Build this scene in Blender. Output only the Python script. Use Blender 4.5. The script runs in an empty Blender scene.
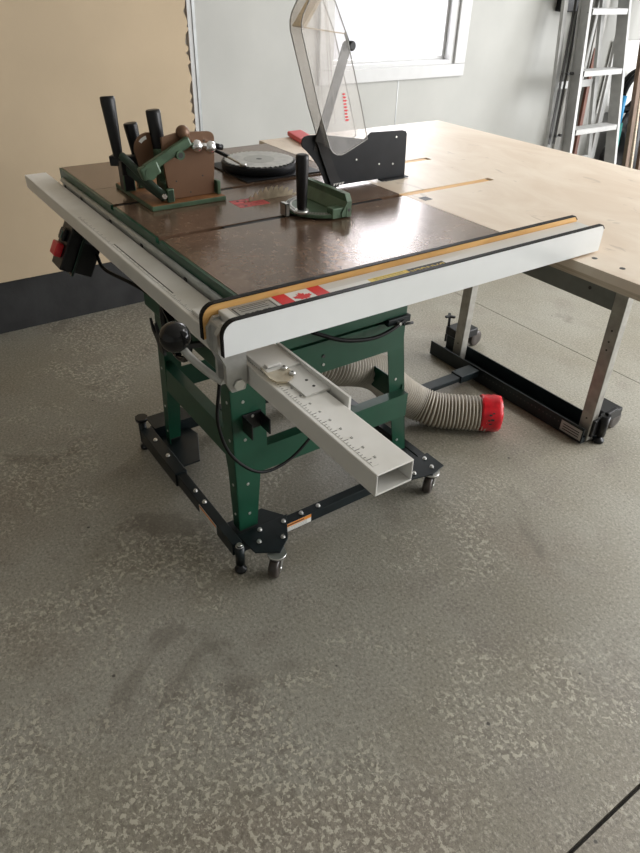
import bpy, bmesh, math, random
from mathutils import Vector, Matrix
random.seed(7)
S = bpy.context.scene
C = S.collection

# ------------------------------------------------------------------ camera
F_PX = 656.9
yaw, pit, rol = 2.522, -0.6077, 0.0308
Fw = Vector((math.cos(yaw)*math.cos(pit), math.sin(yaw)*math.cos(pit), math.sin(pit)))
Rt = Vector((math.sin(yaw), -math.cos(yaw), 0))
Up = Rt.cross(Fw)
R2 = math.cos(rol)*Rt + math.sin(rol)*Up
U2 = -math.sin(rol)*Rt + math.cos(rol)*Up
cam = bpy.data.cameras.new('camera')
cam.sensor_fit = 'VERTICAL'; cam.sensor_height = 24; cam.lens = F_PX*24/853
cam.clip_start = 0.02
co = bpy.data.objects.new('camera', cam); C.objects.link(co)
m = Matrix((R2, U2, -Fw)).transposed().to_4x4()
m.translation = Vector((2.0349, -0.5074, 1.3838))
co.matrix_world = m
S.camera = co

# ------------------------------------------------------------------ light
S.view_settings.view_transform = 'Standard'
S.view_settings.look = 'None'
S.view_settings.gamma = 1
S.view_settings.exposure = 0.18
W = bpy.data.worlds.new('world'); S.world = W
W.use_nodes = True
bgn = W.node_tree.nodes['Background']
bgn.inputs[0].default_value = (0.93, 0.95, 1.0, 1)
bgn.inputs[1].default_value = 1.1

def area(name, loc, aim, sx, sy, power, col=(1, 1, 1)):
    l = bpy.data.lights.new(name, 'AREA'); l.shape = 'RECTANGLE'; l.size = sx; l.size_y = sy
    l.energy = power; l.color = col
    o = bpy.data.objects.new(name, l); C.objects.link(o); o.location = loc
    o.rotation_euler = (Vector(aim)-Vector(loc)).to_track_quat('-Z', 'Y').to_euler()
    return o
# daylight through the open garage door on the right and through the window
area('garage_door_daylight', (3.3, 5.3, 1.35), (1.5, 1.0, 0.2), 4.6, 2.4, 300, (0.98, 0.985, 1.0))
area('added_overhead_fill', (2.3, 3.0, 2.66), (2.3, 3.0, 0), 2.4, 0.8, 62, (1.0, 0.98, 0.95))  # added overhead fill that lifts the floor; no such lamp is known
area('window_daylight', (-1.32, 2.02, 1.55), (1.0, 1.6, 0.4), 1.4, 1.5, 52, (0.97, 0.98, 1.0))

# ------------------------------------------------------------------ materials
def mat(name, col, rough=0.5, metal=0.0, var=0.0, vscale=20, bump=0.0, bscale=120, spec=0.5, coat=0.0, col2=None, detail=4):
    M = bpy.data.materials.new(name); M.use_nodes = True
    nt = M.node_tree; b = nt.nodes['Principled BSDF']
    b.inputs['Roughness'].default_value = rough; b.inputs['Metallic'].default_value = metal
    b.inputs['Specular IOR Level'].default_value = spec; b.inputs['Coat Weight'].default_value = coat
    tc = nt.nodes.new('ShaderNodeTexCoord')
    n = nt.nodes.new('ShaderNodeTexNoise'); n.inputs['Scale'].default_value = vscale; n.inputs['Detail'].default_value = detail
    nt.links.new(tc.outputs['Object'], n.inputs['Vector'])
    r = nt.nodes.new('ShaderNodeValToRGB')
    r.color_ramp.elements[0].position = 0.35; r.color_ramp.elements[1].position = 0.65
    if col2 is None:
        c1 = tuple(max(0, c*(1-var)) for c in col); c2 = tuple(min(1, c*(1+var)) for c in col)
    else: c1, c2 = col, col2
    r.color_ramp.elements[0].color = (*c1, 1); r.color_ramp.elements[1].color = (*c2, 1)
    nt.links.new(n.outputs['Fac'], r.inputs[0]); nt.links.new(r.outputs[0], b.inputs['Base Color'])
    if bump:
        nb = nt.nodes.new('ShaderNodeTexNoise'); nb.inputs['Scale'].default_value = bscale
        nt.links.new(tc.outputs['Object'], nb.inputs['Vector'])
        bp = nt.nodes.new('ShaderNodeBump'); bp.inputs['Strength'].default_value = bump; bp.inputs['Distance'].default_value = 0.002
        nt.links.new(nb.outputs['Fac'], bp.inputs['Height']); nt.links.new(bp.outputs[0], b.inputs['Normal'])
    return M

def mix(nt, fac, a, b, mode='MIX'):
    n = nt.nodes.new('ShaderNodeMix'); n.data_type = 'RGBA'; n.blend_type = mode
    for s, v in ((0, fac), (6, a), (7, b)):
        if isinstance(v, (int, float)): n.inputs[s].default_value = v
        elif isinstance(v, tuple): n.inputs[s].default_value = (*v, 1)
        else: nt.links.new(v, n.inputs[s])
    return n.outputs[2]
def noise(nt, vec, scale, detail=4, rough=0.5, dist=0.0):
    n = nt.nodes.new('ShaderNodeTexNoise'); n.inputs['Scale'].default_value = scale; n.inputs['Detail'].default_value = detail
    n.inputs['Roughness'].default_value = rough; n.inputs['Distortion'].default_value = dist
    nt.links.new(vec, n.inputs['Vector']); return n.outputs['Fac']
def step(nt, v, lo, hi):
    n = nt.nodes.new('ShaderNodeMapRange'); n.interpolation_type = 'SMOOTHSTEP'
    nt.links.new(v, n.inputs[0]); n.inputs[1].default_value = lo; n.inputs[2].default_value = hi; return n.outputs[0]
def mul(nt, a, b, op='MULTIPLY'):
    n = nt.nodes.new('ShaderNodeMath'); n.operation = op
    for i, v in ((0, a), (1, b)):
        if isinstance(v, (int, float)): n.inputs[i].default_value = v
        else: nt.links.new(v, n.inputs[i])
    return n.outputs[0]

def floor_material():
    M = bpy.data.materials.new('worn concrete'); M.use_nodes = True
    nt = M.node_tree; b = nt.nodes['Principled BSDF']
    tc = nt.nodes.new('ShaderNodeTexCoord'); v = tc.outputs['Object']
    big = noise(nt, v, 1.3, 3, 0.6)
    mid = noise(nt, v, 5, 5, 0.6, 0.3)
    c = mix(nt, step(nt, big, 0.35, 0.65), (0.232, 0.215, 0.168), (0.285, 0.275, 0.232))
    c = mix(nt, step(nt, mid, 0.5, 0.8), c, (0.20, 0.18, 0.15))
    warm = step(nt, noise(nt, v, 0.9, 4, 0.6, 0.5), 0.5, 0.68)
    c = mix(nt, mul(nt, warm, 0.6), c, (0.215, 0.182, 0.142))
    speck = noise(nt, v, 125, 4, 0.8)
    c = mix(nt, mul(nt, step(nt, speck, 0.52, 0.64), 0.5), c, (0.48, 0.45, 0.39))
    c = mix(nt, mul(nt, step(nt, speck, 0.47, 0.38), 0.6), c, (0.10, 0.088, 0.07))
    # worn areas where the skin has flaked: pale chips with darker gaps
    wear = step(nt, noise(nt, v, 2.1, 5, 0.7, 0.5), 0.46, 0.60)
    sx = nt.nodes.new('ShaderNodeSeparateXYZ'); nt.links.new(v, sx.inputs[0])
    traffic = step(nt, mul(nt, sx.outputs[1], mul(nt, big, 1.2), 'ADD'), 1.75, 1.0)
    wear = mul(nt, wear, mul(nt, mul(nt, traffic, 0.88), 0.12, 'ADD'))
    chips = step(nt, noise(nt, v, 78, 4, 0.62, 0.3), 0.535, 0.57)
    pits = step(nt, noise(nt, v, 40, 4, 0.6, 0.6), 0.54, 0.60)
    c = mix(nt, mul(nt, mul(nt, wear, pits), 0.55), c, (0.15, 0.132, 0.105))
    c = mix(nt, mul(nt, mul(nt, wear, chips), 0.85), c, (0.48, 0.45, 0.365))
    dots = nt.nodes.new('ShaderNodeTexVoronoi'); dots.inputs['Scale'].default_value = 9; nt.links.new(v, dots.inputs['Vector'])
    c = mix(nt, step(nt, dots.outputs['Distance'], 0.05, 0.03), c, (0.07, 0.065, 0.055))
    # old oil stains
    st = step(nt, noise(nt, v, 2.6, 4, 0.6, 0.6), 0.60, 0.68)
    c = mix(nt, mul(nt, st, 0.5), c, (0.12, 0.105, 0.085))
    nt.links.new(c, b.inputs['Base Color'])
    r = nt.nodes.new('ShaderNodeMapRange'); nt.links.new(mid, r.inputs[0]); r.inputs[3].default_value = 0.36; r.inputs[4].default_value = 0.6
    nt.links.new(r.outputs[0], b.inputs['Roughness'])
    bp = nt.nodes.new('ShaderNodeBump'); bp.inputs['Strength'].default_value = 0.35; bp.inputs['Distance'].default_value = 0.003
    h = mul(nt, mul(nt, chips, wear), speck, 'ADD'); nt.links.new(h, bp.inputs['Height']); nt.links.new(bp.outputs[0], b.inputs['Normal'])
    return M

def wood_material(name, c1, c2, scale=(1, 14, 14), rough=0.6):
    M = bpy.data.materials.new(name); M.use_nodes = True
    nt = M.node_tree; b = nt.nodes['Principled BSDF']; b.inputs['Roughness'].default_value = rough
    tc = nt.nodes.new('ShaderNodeTexCoord'); mp = nt.nodes.new('ShaderNodeMapping'); mp.inputs['Scale'].default_value = scale
    nt.links.new(tc.outputs['Object'], mp.inputs['Vector'])
    f = noise(nt, mp.outputs[0], 3, 5, 0.6, 1.2)
    c = mix(nt, step(nt, f, 0.3, 0.7), c1, c2)
    nt.links.new(c, b.inputs['Base Color'])
    return M

def iron_material():
    M = bpy.data.materials.new('rust tinted cast iron'); M.use_nodes = True
    nt = M.node_tree; b = nt.nodes['Principled BSDF']
    tc = nt.nodes.new('ShaderNodeTexCoord'); v = tc.outputs['Object']
    f = noise(nt, v, 6, 5, 0.65, 0.6)
    c = mix(nt, step(nt, f, 0.3, 0.72), (0.105, 0.062, 0.040), (0.20, 0.125, 0.082))
    sp = noise(nt, v, 70, 4, 0.6)
    c = mix(nt, mul(nt, step(nt, sp, 0.52, 0.68), 0.5), c, (0.26, 0.19, 0.14))
    nt.links.new(c, b.inputs['Base Color'])
    r = nt.nodes.new('ShaderNodeMapRange'); nt.links.new(f, r.inputs[0]); r.inputs[3].default_value = 0.14; r.inputs[4].default_value = 0.30
    nt.links.new(r.outputs[0], b.inputs['Roughness']); b.inputs['Metallic'].default_value = 0.25
    b.inputs['Specular IOR Level'].default_value = 1.0
    return M

def plywood_material():
    M = bpy.data.materials.new('pale plywood'); M.use_nodes = True
    nt = M.node_tree; b = nt.nodes['Principled BSDF']; b.inputs['Roughness'].default_value = 0.45
    tc = nt.nodes.new('ShaderNodeTexCoord'); mp = nt.nodes.new('ShaderNodeMapping'); mp.inputs['Scale'].default_value = (1.6, 3.2, 1)
    nt.links.new(tc.outputs['Object'], mp.inputs['Vector'])
    g = noise(nt, mp.outputs[0], 2.2, 5, 0.6, 0.8)
    c = mix(nt, step(nt, g, 0.3, 0.7), (0.68, 0.56, 0.44), (0.78, 0.68, 0.56))
    s = noise(nt, mp.outputs[0], 4.5, 3, 0.6, 1.5)
    c = mix(nt, mul(nt, step(nt, s, 0.64, 0.72), 0.4), c, (0.36, 0.29, 0.23))
    nt.links.new(c, b.inputs['Base Color'])
    return M

def clear_material(name, col, rough, alpha):
    M = bpy.data.materials.new(name); M.use_nodes = True
    nt = M.node_tree; nt.nodes.clear()
    out = nt.nodes.new('ShaderNodeOutputMaterial'); tr = nt.nodes.new('ShaderNodeBsdfTransparent'); tr.inputs[0].default_value = (*col, 1)
    g = nt.nodes.new('ShaderNodeBsdfPrincipled'); g.inputs['Base Color'].default_value = (*col, 1); g.inputs['Roughness'].default_value = rough
    tc = nt.nodes.new('ShaderNodeTexCoord')
    f = step(nt, noise(nt, tc.outputs['Object'], 12, 4, 0.7, 0.5), 0.35, 0.75)
    r = nt.nodes.new('ShaderNodeMapRange'); nt.links.new(f, r.inputs[0]); r.inputs[3].default_value = alpha*0.7; r.inputs[4].default_value = alpha*1.3
    mx = nt.nodes.new('ShaderNodeMixShader'); nt.links.new(r.outputs[0], mx.inputs[0])
    nt.links.new(tr.outputs[0], mx.inputs[1]); nt.links.new(g.outputs[0], mx.inputs[2]); nt.links.new(mx.outputs[0], out.inputs[0])
    return M

M_floor = floor_material()
M_joint = mat('joint grit', (0.05, 0.045, 0.04), 0.9, var=0.3, vscale=60)
M_white_wall = mat('white wall board', (0.42, 0.42, 0.395), 0.6, var=0.05, vscale=3, bump=0.1, bscale=30)
M_drywall = mat('tan drywall paper', (0.47, 0.37, 0.25), 0.8, var=0.04, vscale=2.5, bump=0.1, bscale=60)
M_core = mat('torn drywall core', (0.42, 0.27, 0.17), 0.9, var=0.3, vscale=60)
M_curb = mat('dark concrete curb', (0.022, 0.022, 0.022), 0.85, var=0.25, vscale=8, bump=0.3, bscale=60)
M_ceiling = mat('ceiling board', (0.7, 0.7, 0.68), 0.7, var=0.03)
M_trim = mat('white vinyl trim', (0.5, 0.5, 0.495), 0.35, var=0.02)
M_channel = mat('galvanised channel', (0.33, 0.34, 0.34), 0.4, 0.6, var=0.1)
M_frost = clear_material('window glass', (0.97, 0.96, 0.97), 0.05, 0.06)
M_ply = plywood_material()
M_plyedge = wood_material('plywood edge', (0.42, 0.33, 0.24), (0.62, 0.52, 0.4), (1, 1, 60))
M_orange = wood_material('orange birch core', (0.62, 0.34, 0.10), (0.78, 0.47, 0.17), (4, 2, 20), 0.5)
M_iron = iron_material()
M_green = mat('machine green paint', (0.009, 0.062, 0.034), 0.36, 0, var=0.12, vscale=8, spec=0.5)
M_dgreen = mat('dark oily green casting', (0.022, 0.042, 0.027), 0.35, 0.2, var=0.2, vscale=25)
M_lgreen = mat('hammered green paint', (0.066, 0.115, 0.068), 0.38, 0.1, var=0.2, vscale=25, bump=0.1, bscale=80)
M_grail = mat('grey green painted angle', (0.40, 0.41, 0.39), 0.4, 0.1, var=0.12)
M_rail = mat('grey white enamel', (0.64, 0.63, 0.60), 0.32, 0, var=0.05, vscale=9)
M_dusty = mat('dusty grey white enamel', (0.66, 0.64, 0.59), 0.45, 0, vscale=7, col2=(0.80, 0.79, 0.76))
M_lam = mat('white laminate', (0.76, 0.78, 0.78), 0.22, var=0.01)
M_black = mat('black plastic', (0.008, 0.008, 0.009), 0.35, var=0.2, spec=0.35)
M_gloss = mat('glossy black phenolic', (0.008, 0.008, 0.009), 0.15, var=0.1, spec=0.35)
M_blackmetal = mat('dark teal black frame paint', (0.007, 0.012, 0.014), 0.4, 0.0, var=0.25, vscale=18, spec=0.3)
M_splitter = mat('black powder coat', (0.011, 0.012, 0.014), 0.5, 0.0, var=0.15, spec=0.2)
M_armgrey = mat('grey steel arm', (0.018, 0.017, 0.015), 0.5, 0.1, var=0.2)
M_brown = mat('brown anodised plate', (0.17, 0.092, 0.052), 0.4, 0.3, var=0.08, vscale=10)
M_rust = mat('rusty plate top', (0.27, 0.12, 0.045), 0.55, 0.1, var=0.3, vscale=30)
M_chrome = mat('bright chrome', (0.8, 0.8, 0.8), 0.12, 1.0)
M_steel = mat('brushed steel', (0.52, 0.51, 0.49), 0.3, 1.0, var=0.12, vscale=40)
M_casting = mat('rough grey casting', (0.42, 0.42, 0.40), 0.4, 0.3, var=0.12, vscale=40)
M_bladeteeth = mat('brassy blade steel', (0.36, 0.30, 0.21), 0.45, 0.2, var=0.2, vscale=60)
M_bolt = mat('zinc bolt', (0.62, 0.62, 0.6), 0.3, 0.9)
M_alu = mat('dull aluminium', (0.38, 0.38, 0.37), 0.5, 0.2, var=0.08)
M_leg = mat('galvanised leg steel', (0.34, 0.33, 0.30), 0.42, 0.55, var=0.15, vscale=25)
M_beam = mat('grey painted beam', (0.17, 0.18, 0.17), 0.45, 0.3, var=0.08)
M_red = mat('red tape', (0.62, 0.01, 0.022), 0.28, var=0.25, vscale=22, bump=0.6, bscale=60)
M_redpl = mat('red plastic', (0.62, 0.02, 0.03), 0.35)
M_redthroat = mat('worn red insert', (0.42, 0.06, 0.06), 0.5, var=0.3, vscale=80)
M_hose = mat('tan hose wall', (0.20, 0.155, 0.11), 0.4, var=0.12, vscale=14)
M_hoserib = mat('grey hose rib', (0.50, 0.46, 0.39), 0.35, var=0.1)
M_rubber = mat('black rubber', (0.007, 0.007, 0.007), 0.5, spec=0.15)
M_tyre = mat('caster wheel', (0.05, 0.04, 0.035), 0.35, var=0.3)
M_clear = clear_material('scratched clear polycarbonate', (0.955, 0.945, 0.935), 0.25, 0.19)
M_edge = mat('milky cut edge', (0.30, 0.29, 0.27), 0.3, var=0.1)
M_tanclear = clear_material('yellowed polycarbonate', (0.80, 0.70, 0.52), 0.3, 0.55)
M_lens = clear_material('dusty clear pointer lens', (0.80, 0.74, 0.62), 0.2, 0.5)
M_paper = mat('white paper', (0.75, 0.75, 0.72), 0.5)
M_greylabel = mat('silver label', (0.36, 0.36, 0.34), 0.35, 0.3)
M_ink = mat('printed ink', (0.03, 0.03, 0.03), 0.5)
M_yellow = mat('yellow label', (0.72, 0.53, 0.08), 0.45)
M_orangelab = mat('orange label print', (0.75, 0.27, 0.04), 0.5)
M_flagred = mat('flag red', (0.68, 0.02, 0.03), 0.4)
M_teal = mat('teal paint', (0.02, 0.17, 0.16), 0.4)
M_brownwood = wood_material('dark stick wood', (0.09, 0.055, 0.035), (0.20, 0.13, 0.085), (14, 14, 1.5))
M_greywood = wood_material('weathered grey board', (0.26, 0.255, 0.24), (0.40, 0.39, 0.37), (14, 14, 1.5))
M_redwood = wood_material('red brown batten', (0.10, 0.03, 0.015), (0.16, 0.055, 0.03), (14, 14, 1.5))
M_whiteboard = mat('white painted strip', (0.66, 0.66, 0.64), 0.5, var=0.05)
M_bag = mat('black bag film', (0.012, 0.012, 0.014), 0.35, bump=0.5, bscale=20)
M_blue = mat('blue plastic', (0.02, 0.22, 0.45), 0.4)

# ------------------------------------------------------------------ builders
class MB:
    def __init__(s): s.bm = bmesh.new(); s.mats = []; s.smooth = False
    def mi(s, m):
        if m is None: return 0
        if m not in s.mats: s.mats.append(m)
        return s.mats.index(m)
    def faces(s, fs, m, smooth=False):
        k = s.mi(m)
        for f in fs: f.material_index = k; f.smooth = smooth
    def box(s, x0, x1, y0, y1, z0, z1, m=None, bev=0.0, mtx=None):
        r = bmesh.ops.create_cube(s.bm, size=1)
        vs = r['verts']
        for v in vs: v.co = Vector(((x0+x1)/2+v.co.x*(x1-x0), (y0+y1)/2+v.co.y*(y1-y0), (z0+z1)/2+v.co.z*(z1-z0)))
        fs = {f for v in vs for f in v.link_faces}
        if bev > 0:
            es = {e for v in vs for e in v.link_edges}
            rb = bmesh.ops.bevel(s.bm, geom=list(es), offset=bev, segments=2, affect='EDGES', profile=0.5)
            fs = {f for f in fs if f.is_valid} | set(rb['faces'])
            vs = {v for f in fs for v in f.verts}
        if mtx is not None:
            for v in vs: v.co = mtx @ v.co
        s.faces(fs, m); return s
    def bar(s, a, b, w, h, m=None, up=(0, 0, 1), bev=0.0):
        a, b = Vector(a), Vector(b); d = b-a; L = d.length; d.normalize()
        u = Vector(up); sx = d.cross(u)
        if sx.length < 1e-4: sx = d.cross(Vector((1, 0, 0)))
        sx.normalize(); u = sx.cross(d)
        mt = Matrix((d, sx, u)).transposed().to_4x4(); mt.translation = (a+b)/2
        return s.box(-L/2, L/2, -w/2, w/2, -h/2, h/2, m, bev, mt)
    def cyl(s, a, b, r0, r1=None, m=None, seg=24, caps=True):
        return s.tube([a, b], [r0, r0 if r1 is None else r1], m, seg, caps)
    def tube(s, pts, r, m=None, seg=12, caps=True, mats=None, flat=False):
        pts = [Vector(p) for p in pts]; n = len(pts)
        if not isinstance(r, (list, tuple)): r = [r]*n
        t0 = (pts[1]-pts[0]).normalized()
        ref = Vector((0, 0, 1)) if abs(t0.z) < 0.9 else Vector((1, 0, 0))
        nx = t0.cross(ref).normalized(); rings = []
        for i, p in enumerate(pts):
            if i == 0: t = t0
            elif i == n-1: t = (pts[i]-pts[i-1]).normalized()
            else:
                t = (pts[i+1]-pts[i-1])
                t = t.normalized() if t.length > 1e-9 else t0
            nx = (nx - t*nx.dot(t))
            nx.normalize(); ny = t.cross(nx)
            rings.append([s.bm.verts.new(p + r[i]*(math.cos(2*math.pi*k/seg)*nx + math.sin(2*math.pi*k/seg)*ny)) for k in range(seg)])
        for i in range(n-1):
            fs = []
            for k in range(seg):
                k2 = (k+1) % seg
                fs.append(s.bm.faces.new((rings[i][k], rings[i][k2], rings[i+1][k2], rings[i+1][k])))
            s.faces(fs, mats[i] if mats else m, not flat)
        if caps:
            f1 = s.bm.faces.new(rings[0][::-1]); f2 = s.bm.faces.new(rings[-1])
            s.faces([f1], mats[0] if mats else m); s.faces([f2], mats[-1] if mats else m)
        return s
    def lathe(s, origin, axis, prof, m=None, seg=28, mats=None):
        # prof: (distance along axis, radius)
        o = Vector(origin); ax = Vector(axis).normalized()
        pts = [o+ax*d for d, r in prof]; rr = [max(r, 1e-4) for d, r in prof]
        ref = Vector((0, 0, 1)) if abs(ax.z) < 0.9 else Vector((1, 0, 0))
        nx = ax.cross(ref).normalized(); ny = ax.cross(nx); rings = []
        for p, r in zip(pts, rr):
            rings.append([s.bm.verts.new(p + r*(math.cos(2*math.pi*k/seg)*nx + math.sin(2*math.pi*k/seg)*ny)) for k in range(seg)])
        for i in range(len(rings)-1):
            fs = [s.bm.faces.new((rings[i][k], rings[i][(k+1) % seg], rings[i+1][(k+1) % seg], rings[i+1][k])) for k in range(seg)]
            s.faces(fs, mats[i] if mats else m, True)
        s.faces([s.bm.faces.new(rings[0][::-1]), s.bm.faces.new(rings[-1])], m)
        return s
    def prism(s, pts, vec, m=None, medge=None, bev=0.0):
        v = Vector(vec)
        a = [s.bm.verts.new(Vector(p)) for p in pts]; b = [s.bm.verts.new(Vector(p)+v) for p in pts]
        n = len(a)
        caps = [s.bm.faces.new(a[::-1]), s.bm.faces.new(b)]
        sd = [s.bm.faces.new((a[i], a[(i+1) % n], b[(i+1) % n], b[i])) for i in range(n)]
        s.faces(caps, m); s.faces(sd, medge or m)
        return s
    def sphere(s, c, r, m=None, sc=(1, 1, 1)):
        q = bmesh.ops.create_uvsphere(s.bm, u_segments=24, v_segments=14, radius=r)
        for v in q['verts']: v.co = Vector((v.co.x*sc[0], v.co.y*sc[1], v.co.z*sc[2]))+Vector(c)
        s.faces({f for v in q['verts'] for f in v.link_faces}, m, True); return s
    def build(s, name, material=None, parent=None, bevel=0.0):
        if s.mats and s.mats[0] is None: s.mats = []
        bmesh.ops.recalc_face_normals(s.bm, faces=s.bm.faces[:])
        me = bpy.data.meshes.new(name); s.bm.to_mesh(me); s.bm.free()
        if s.mats:
            for q in s.mats: me.materials.append(q)
        else: me.materials.append(material)
        o = bpy.data.objects.new(name, me); C.objects.link(o)
        if parent is not None:
            o.parent = parent; o.matrix_parent_inverse = Matrix.Translation(-parent_loc(parent))
        if bevel:
            b = o.modifiers.new('bevel', 'BEVEL'); b.width = bevel; b.segments = 2; b.limit_method = 'ANGLE'; b.angle_limit = math.radians(40)
        return o
def parent_loc(p):
    return Vector(p.location) if p.type == 'EMPTY' else Vector((0, 0, 0))
def tag(o, label, cat, group=None):
    o['label'] = label; o['category'] = cat
    if group: o['group'] = group
    return o
def thing(name, label, cat, loc, group=None):
    o = bpy.data.objects.new(name, None); C.objects.link(o); o.location = loc; o.empty_display_size = 0.05
    return tag(o, label, cat, group)
def struct(o): o['kind'] = 'structure'; return o
def text(name, body, origin, right, up, size, material, parent, thick=0.0004, squeeze=1.0):
    cu = bpy.data.curves.new(name, 'FONT'); cu.body = body; cu.size = size; cu.extrude = thick; cu.resolution_u = 2
    cu.align_x = 'CENTER'; cu.align_y = 'CENTER'
    t = bpy.data.objects.new(name, cu); C.objects.link(t)
    bpy.context.view_layer.update()
    me = bpy.data.meshes.new_from_object(t.evaluated_get(bpy.context.evaluated_depsgraph_get()))
    bpy.data.objects.remove(t)
    r = Vector(right).normalized(); u = Vector(up).normalized(); n = r.cross(u); o_ = Vector(origin)
    for v in me.vertices: v.co = o_ + r*v.co.x*squeeze + u*v.co.y + n*v.co.z
    me.materials.clear(); me.materials.append(material)
    o = bpy.data.objects.new(name, me); C.objects.link(o)
    o.parent = parent; o.matrix_parent_inverse = Matrix.Translation(-parent_loc(parent))
    return o
def spline(P, n=8):
    P = [Vector(p) for p in P]; out = []
    Q = [P[0]*2-P[1]]+P+[P[-1]*2-P[-2]]
    for i in range(1, len(Q)-2):
        p0, p1, p2, p3 = Q[i-1:i+3]
        for k in range(n):
            t = k/n
            out.append(0.5*((2*p1)+(p2-p0)*t+(2*p0-5*p1+4*p2-p3)*t*t+(3*p1-p0-3*p2+p3)*t**3))
    out.append(P[-1]); return out
def bolt(mb, p, d, r=0.006, h=0.004, m=None):
    p = Vector(p); d = Vector(d).normalized()
    mb.cyl(p-d*0.001, p+d*0.0015, r*1.35, m=m, seg=14); mb.cyl(p, p+d*h, r, m=m, seg=6)

# ------------------------------------------------------------------ room
WX = -0.958; H = 0.9
mb = MB()
J = 1.954; JX = 1.858; g = 0.004
xs = [(-0.958, JX-g), (JX+g, 6.0)]; ys = [(-3.5, J-g*0.5), (J+g*0.5, 7.5)]
for x0, x1 in xs:
    for y0, y1 in ys: mb.box(x0, x1, y0, y1, -0.06, 0, M_floor)
mb.box(-0.958, 6.0, -3.5, 7.5, -0.08, -0.02, M_joint)
fl = struct(mb.build('floor'))

WY0, WY1, WZ0, WZ1 = 1.63, 2.425, 0.987, 2.0
mb = MB()
mb.box(WX-0.12, WX, -3.5, WY0, 0.236, 2.7, M_white_wall)
mb.box(WX-0.12, WX, WY1, 7.5, 0.236, 2.7, M_white_wall)
mb.box(WX-0.12, WX, WY0, WY1, 0.236, WZ0, M_white_wall)
mb.box(WX-0.12, WX, WY0, WY1, WZ1, 2.7, M_white_wall)
mb.box(WX-0.12, WX, -3.5, 7.5, 0.0, 0.236, M_curb)
struct(mb.build('wall_left'))
mb = MB(); mb.box(WX, WX+0.0015, 2.068, 2.073, 0.25, WZ0-0.08, M_channel)
struct(mb.build('trim_3'))
# tan drywall with a torn edge
edge = []; z = 0.236
while z < 2.69:
    edge.append((0.862+random.uniform(-0.012, 0.004) + (0.012 if random.random() < 0.35 else 0), z)); z += random.uniform(0.008, 0.03)
edge.append((0.862, 2.7))
pts = [(WX+0.001, -3.5, 0.236)] + [(WX+0.001, y, z) for y, z in edge] + [(WX+0.001, -3.5, 2.7)]
struct(MB().prism(pts, (0.012, 0, 0), M_drywall, M_core).build('trim_1'))
mb = MB(); mb.box(WX, WX+0.014, 0.871, 0.892, 0.236, 2.7, M_trim); mb.box(WX, WX+0.018, 0.892, 0.905, 0.236, 2.7, M_channel)
struct(mb.build('trim_2'))
mb = MB(); mb.box(-1.08, 6.0, -3.5, 7.5, 2.7, 2.78, M_ceiling); struct(mb.build('ceiling'))  # out of view, added to hold the light in
mb = MB(); mb.box(-0.958, 6.0, -3.62, -3.5, 0, 2.7, M_white_wall); struct(mb.build('wall_back'))  # unseen wall, added to block stray light from this end
mb = MB(); mb.box(6.0, 6.12, -3.62, 7.5, 0, 2.7, M_white_wall); struct(mb.build('wall_right'))  # unseen wall, added to cut world fill from this side
# window
mb = MB(); t = 0.028
X0, X1 = WX-0.002, WX+0.02
cw = 0.085
mb.box(X0, X1, WY0-cw, WY1+cw+0.02, WZ0-0.075, WZ0-0.012, M_trim, 0.003)
mb.box(X0, X1, WY0-cw, WY1+cw+0.02, WZ1+0.012, WZ1+0.08, M_trim, 0.003)
mb.box(X0, X1, WY0-cw, WY0-0.012, WZ0-0.012, WZ1+0.012, M_trim, 0.003)
mb.box(X0, X1, WY1+0.025, WY1+cw+0.02, WZ0-0.012, WZ1+0.012, M_trim, 0.003)
# inner frame with stepped profile
for k, (d0, d1, e) in enumerate(((WX-0.04, WX+0.006, 0.0), (WX-0.07, WX-0.04, 0.018))):
    mb.box(d0, d1, WY0-0.012+e, WY1+0.025-e, WZ0-0.012+e, WZ0+0.006+e, M_trim)
    mb.box(d0, d1, WY0-0.012+e, WY1+0.025-e, WZ1-0.006-e, WZ1+0.012-e, M_trim)
    mb.box(d0, d1, WY0-0.012+e, WY0+0.006+e, WZ0+0.006+e, WZ1-0.006-e, M_trim)
    mb.box(d0, d1, WY1-0.003-e, WY1+0.025-e, WZ0+0.006+e, WZ1-0.006-e, M_trim)
w = struct(mb.build('window_1'))
mb = MB(); mb.box(WX-0.066, WX-0.062, WY0, WY1, WZ0, WZ1, M_frost); p = mb.build('window_pane', None, w)

# ------------------------------------------------------------------ table saw
saw = thing('table_saw', 'green contractor table saw with rust brown cast iron top and grey front rail', 'table saw', (0.52, 0.43, 0.09))
XR = 1.145; D = 0.686; tz = 0.042
S0, S1, SW = 0.425, 0.701, 0.019
mb = MB()
cols = [(0.0, S0-SW/2), (S0+SW/2, 0.53), (0.595, S1-SW/2), (S1+SW/2, XR)]
for a, b in cols: mb.box(a, b, 0.007, D, H-0.012, H, M_iron)
TY0, TY1 = 0.262, 0.59
mb.box(0.53, 0.595, 0.007, TY0, H-0.012, H, M_iron); mb.box(0.53, 0.595, TY1, D, H-0.012, H, M_iron)
for a, b in ((0.0, 0.515), (0.61, XR)): mb.box(a, b, 0.0125, D-0.0125, H-0.022, H-0.012, M_iron)
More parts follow.
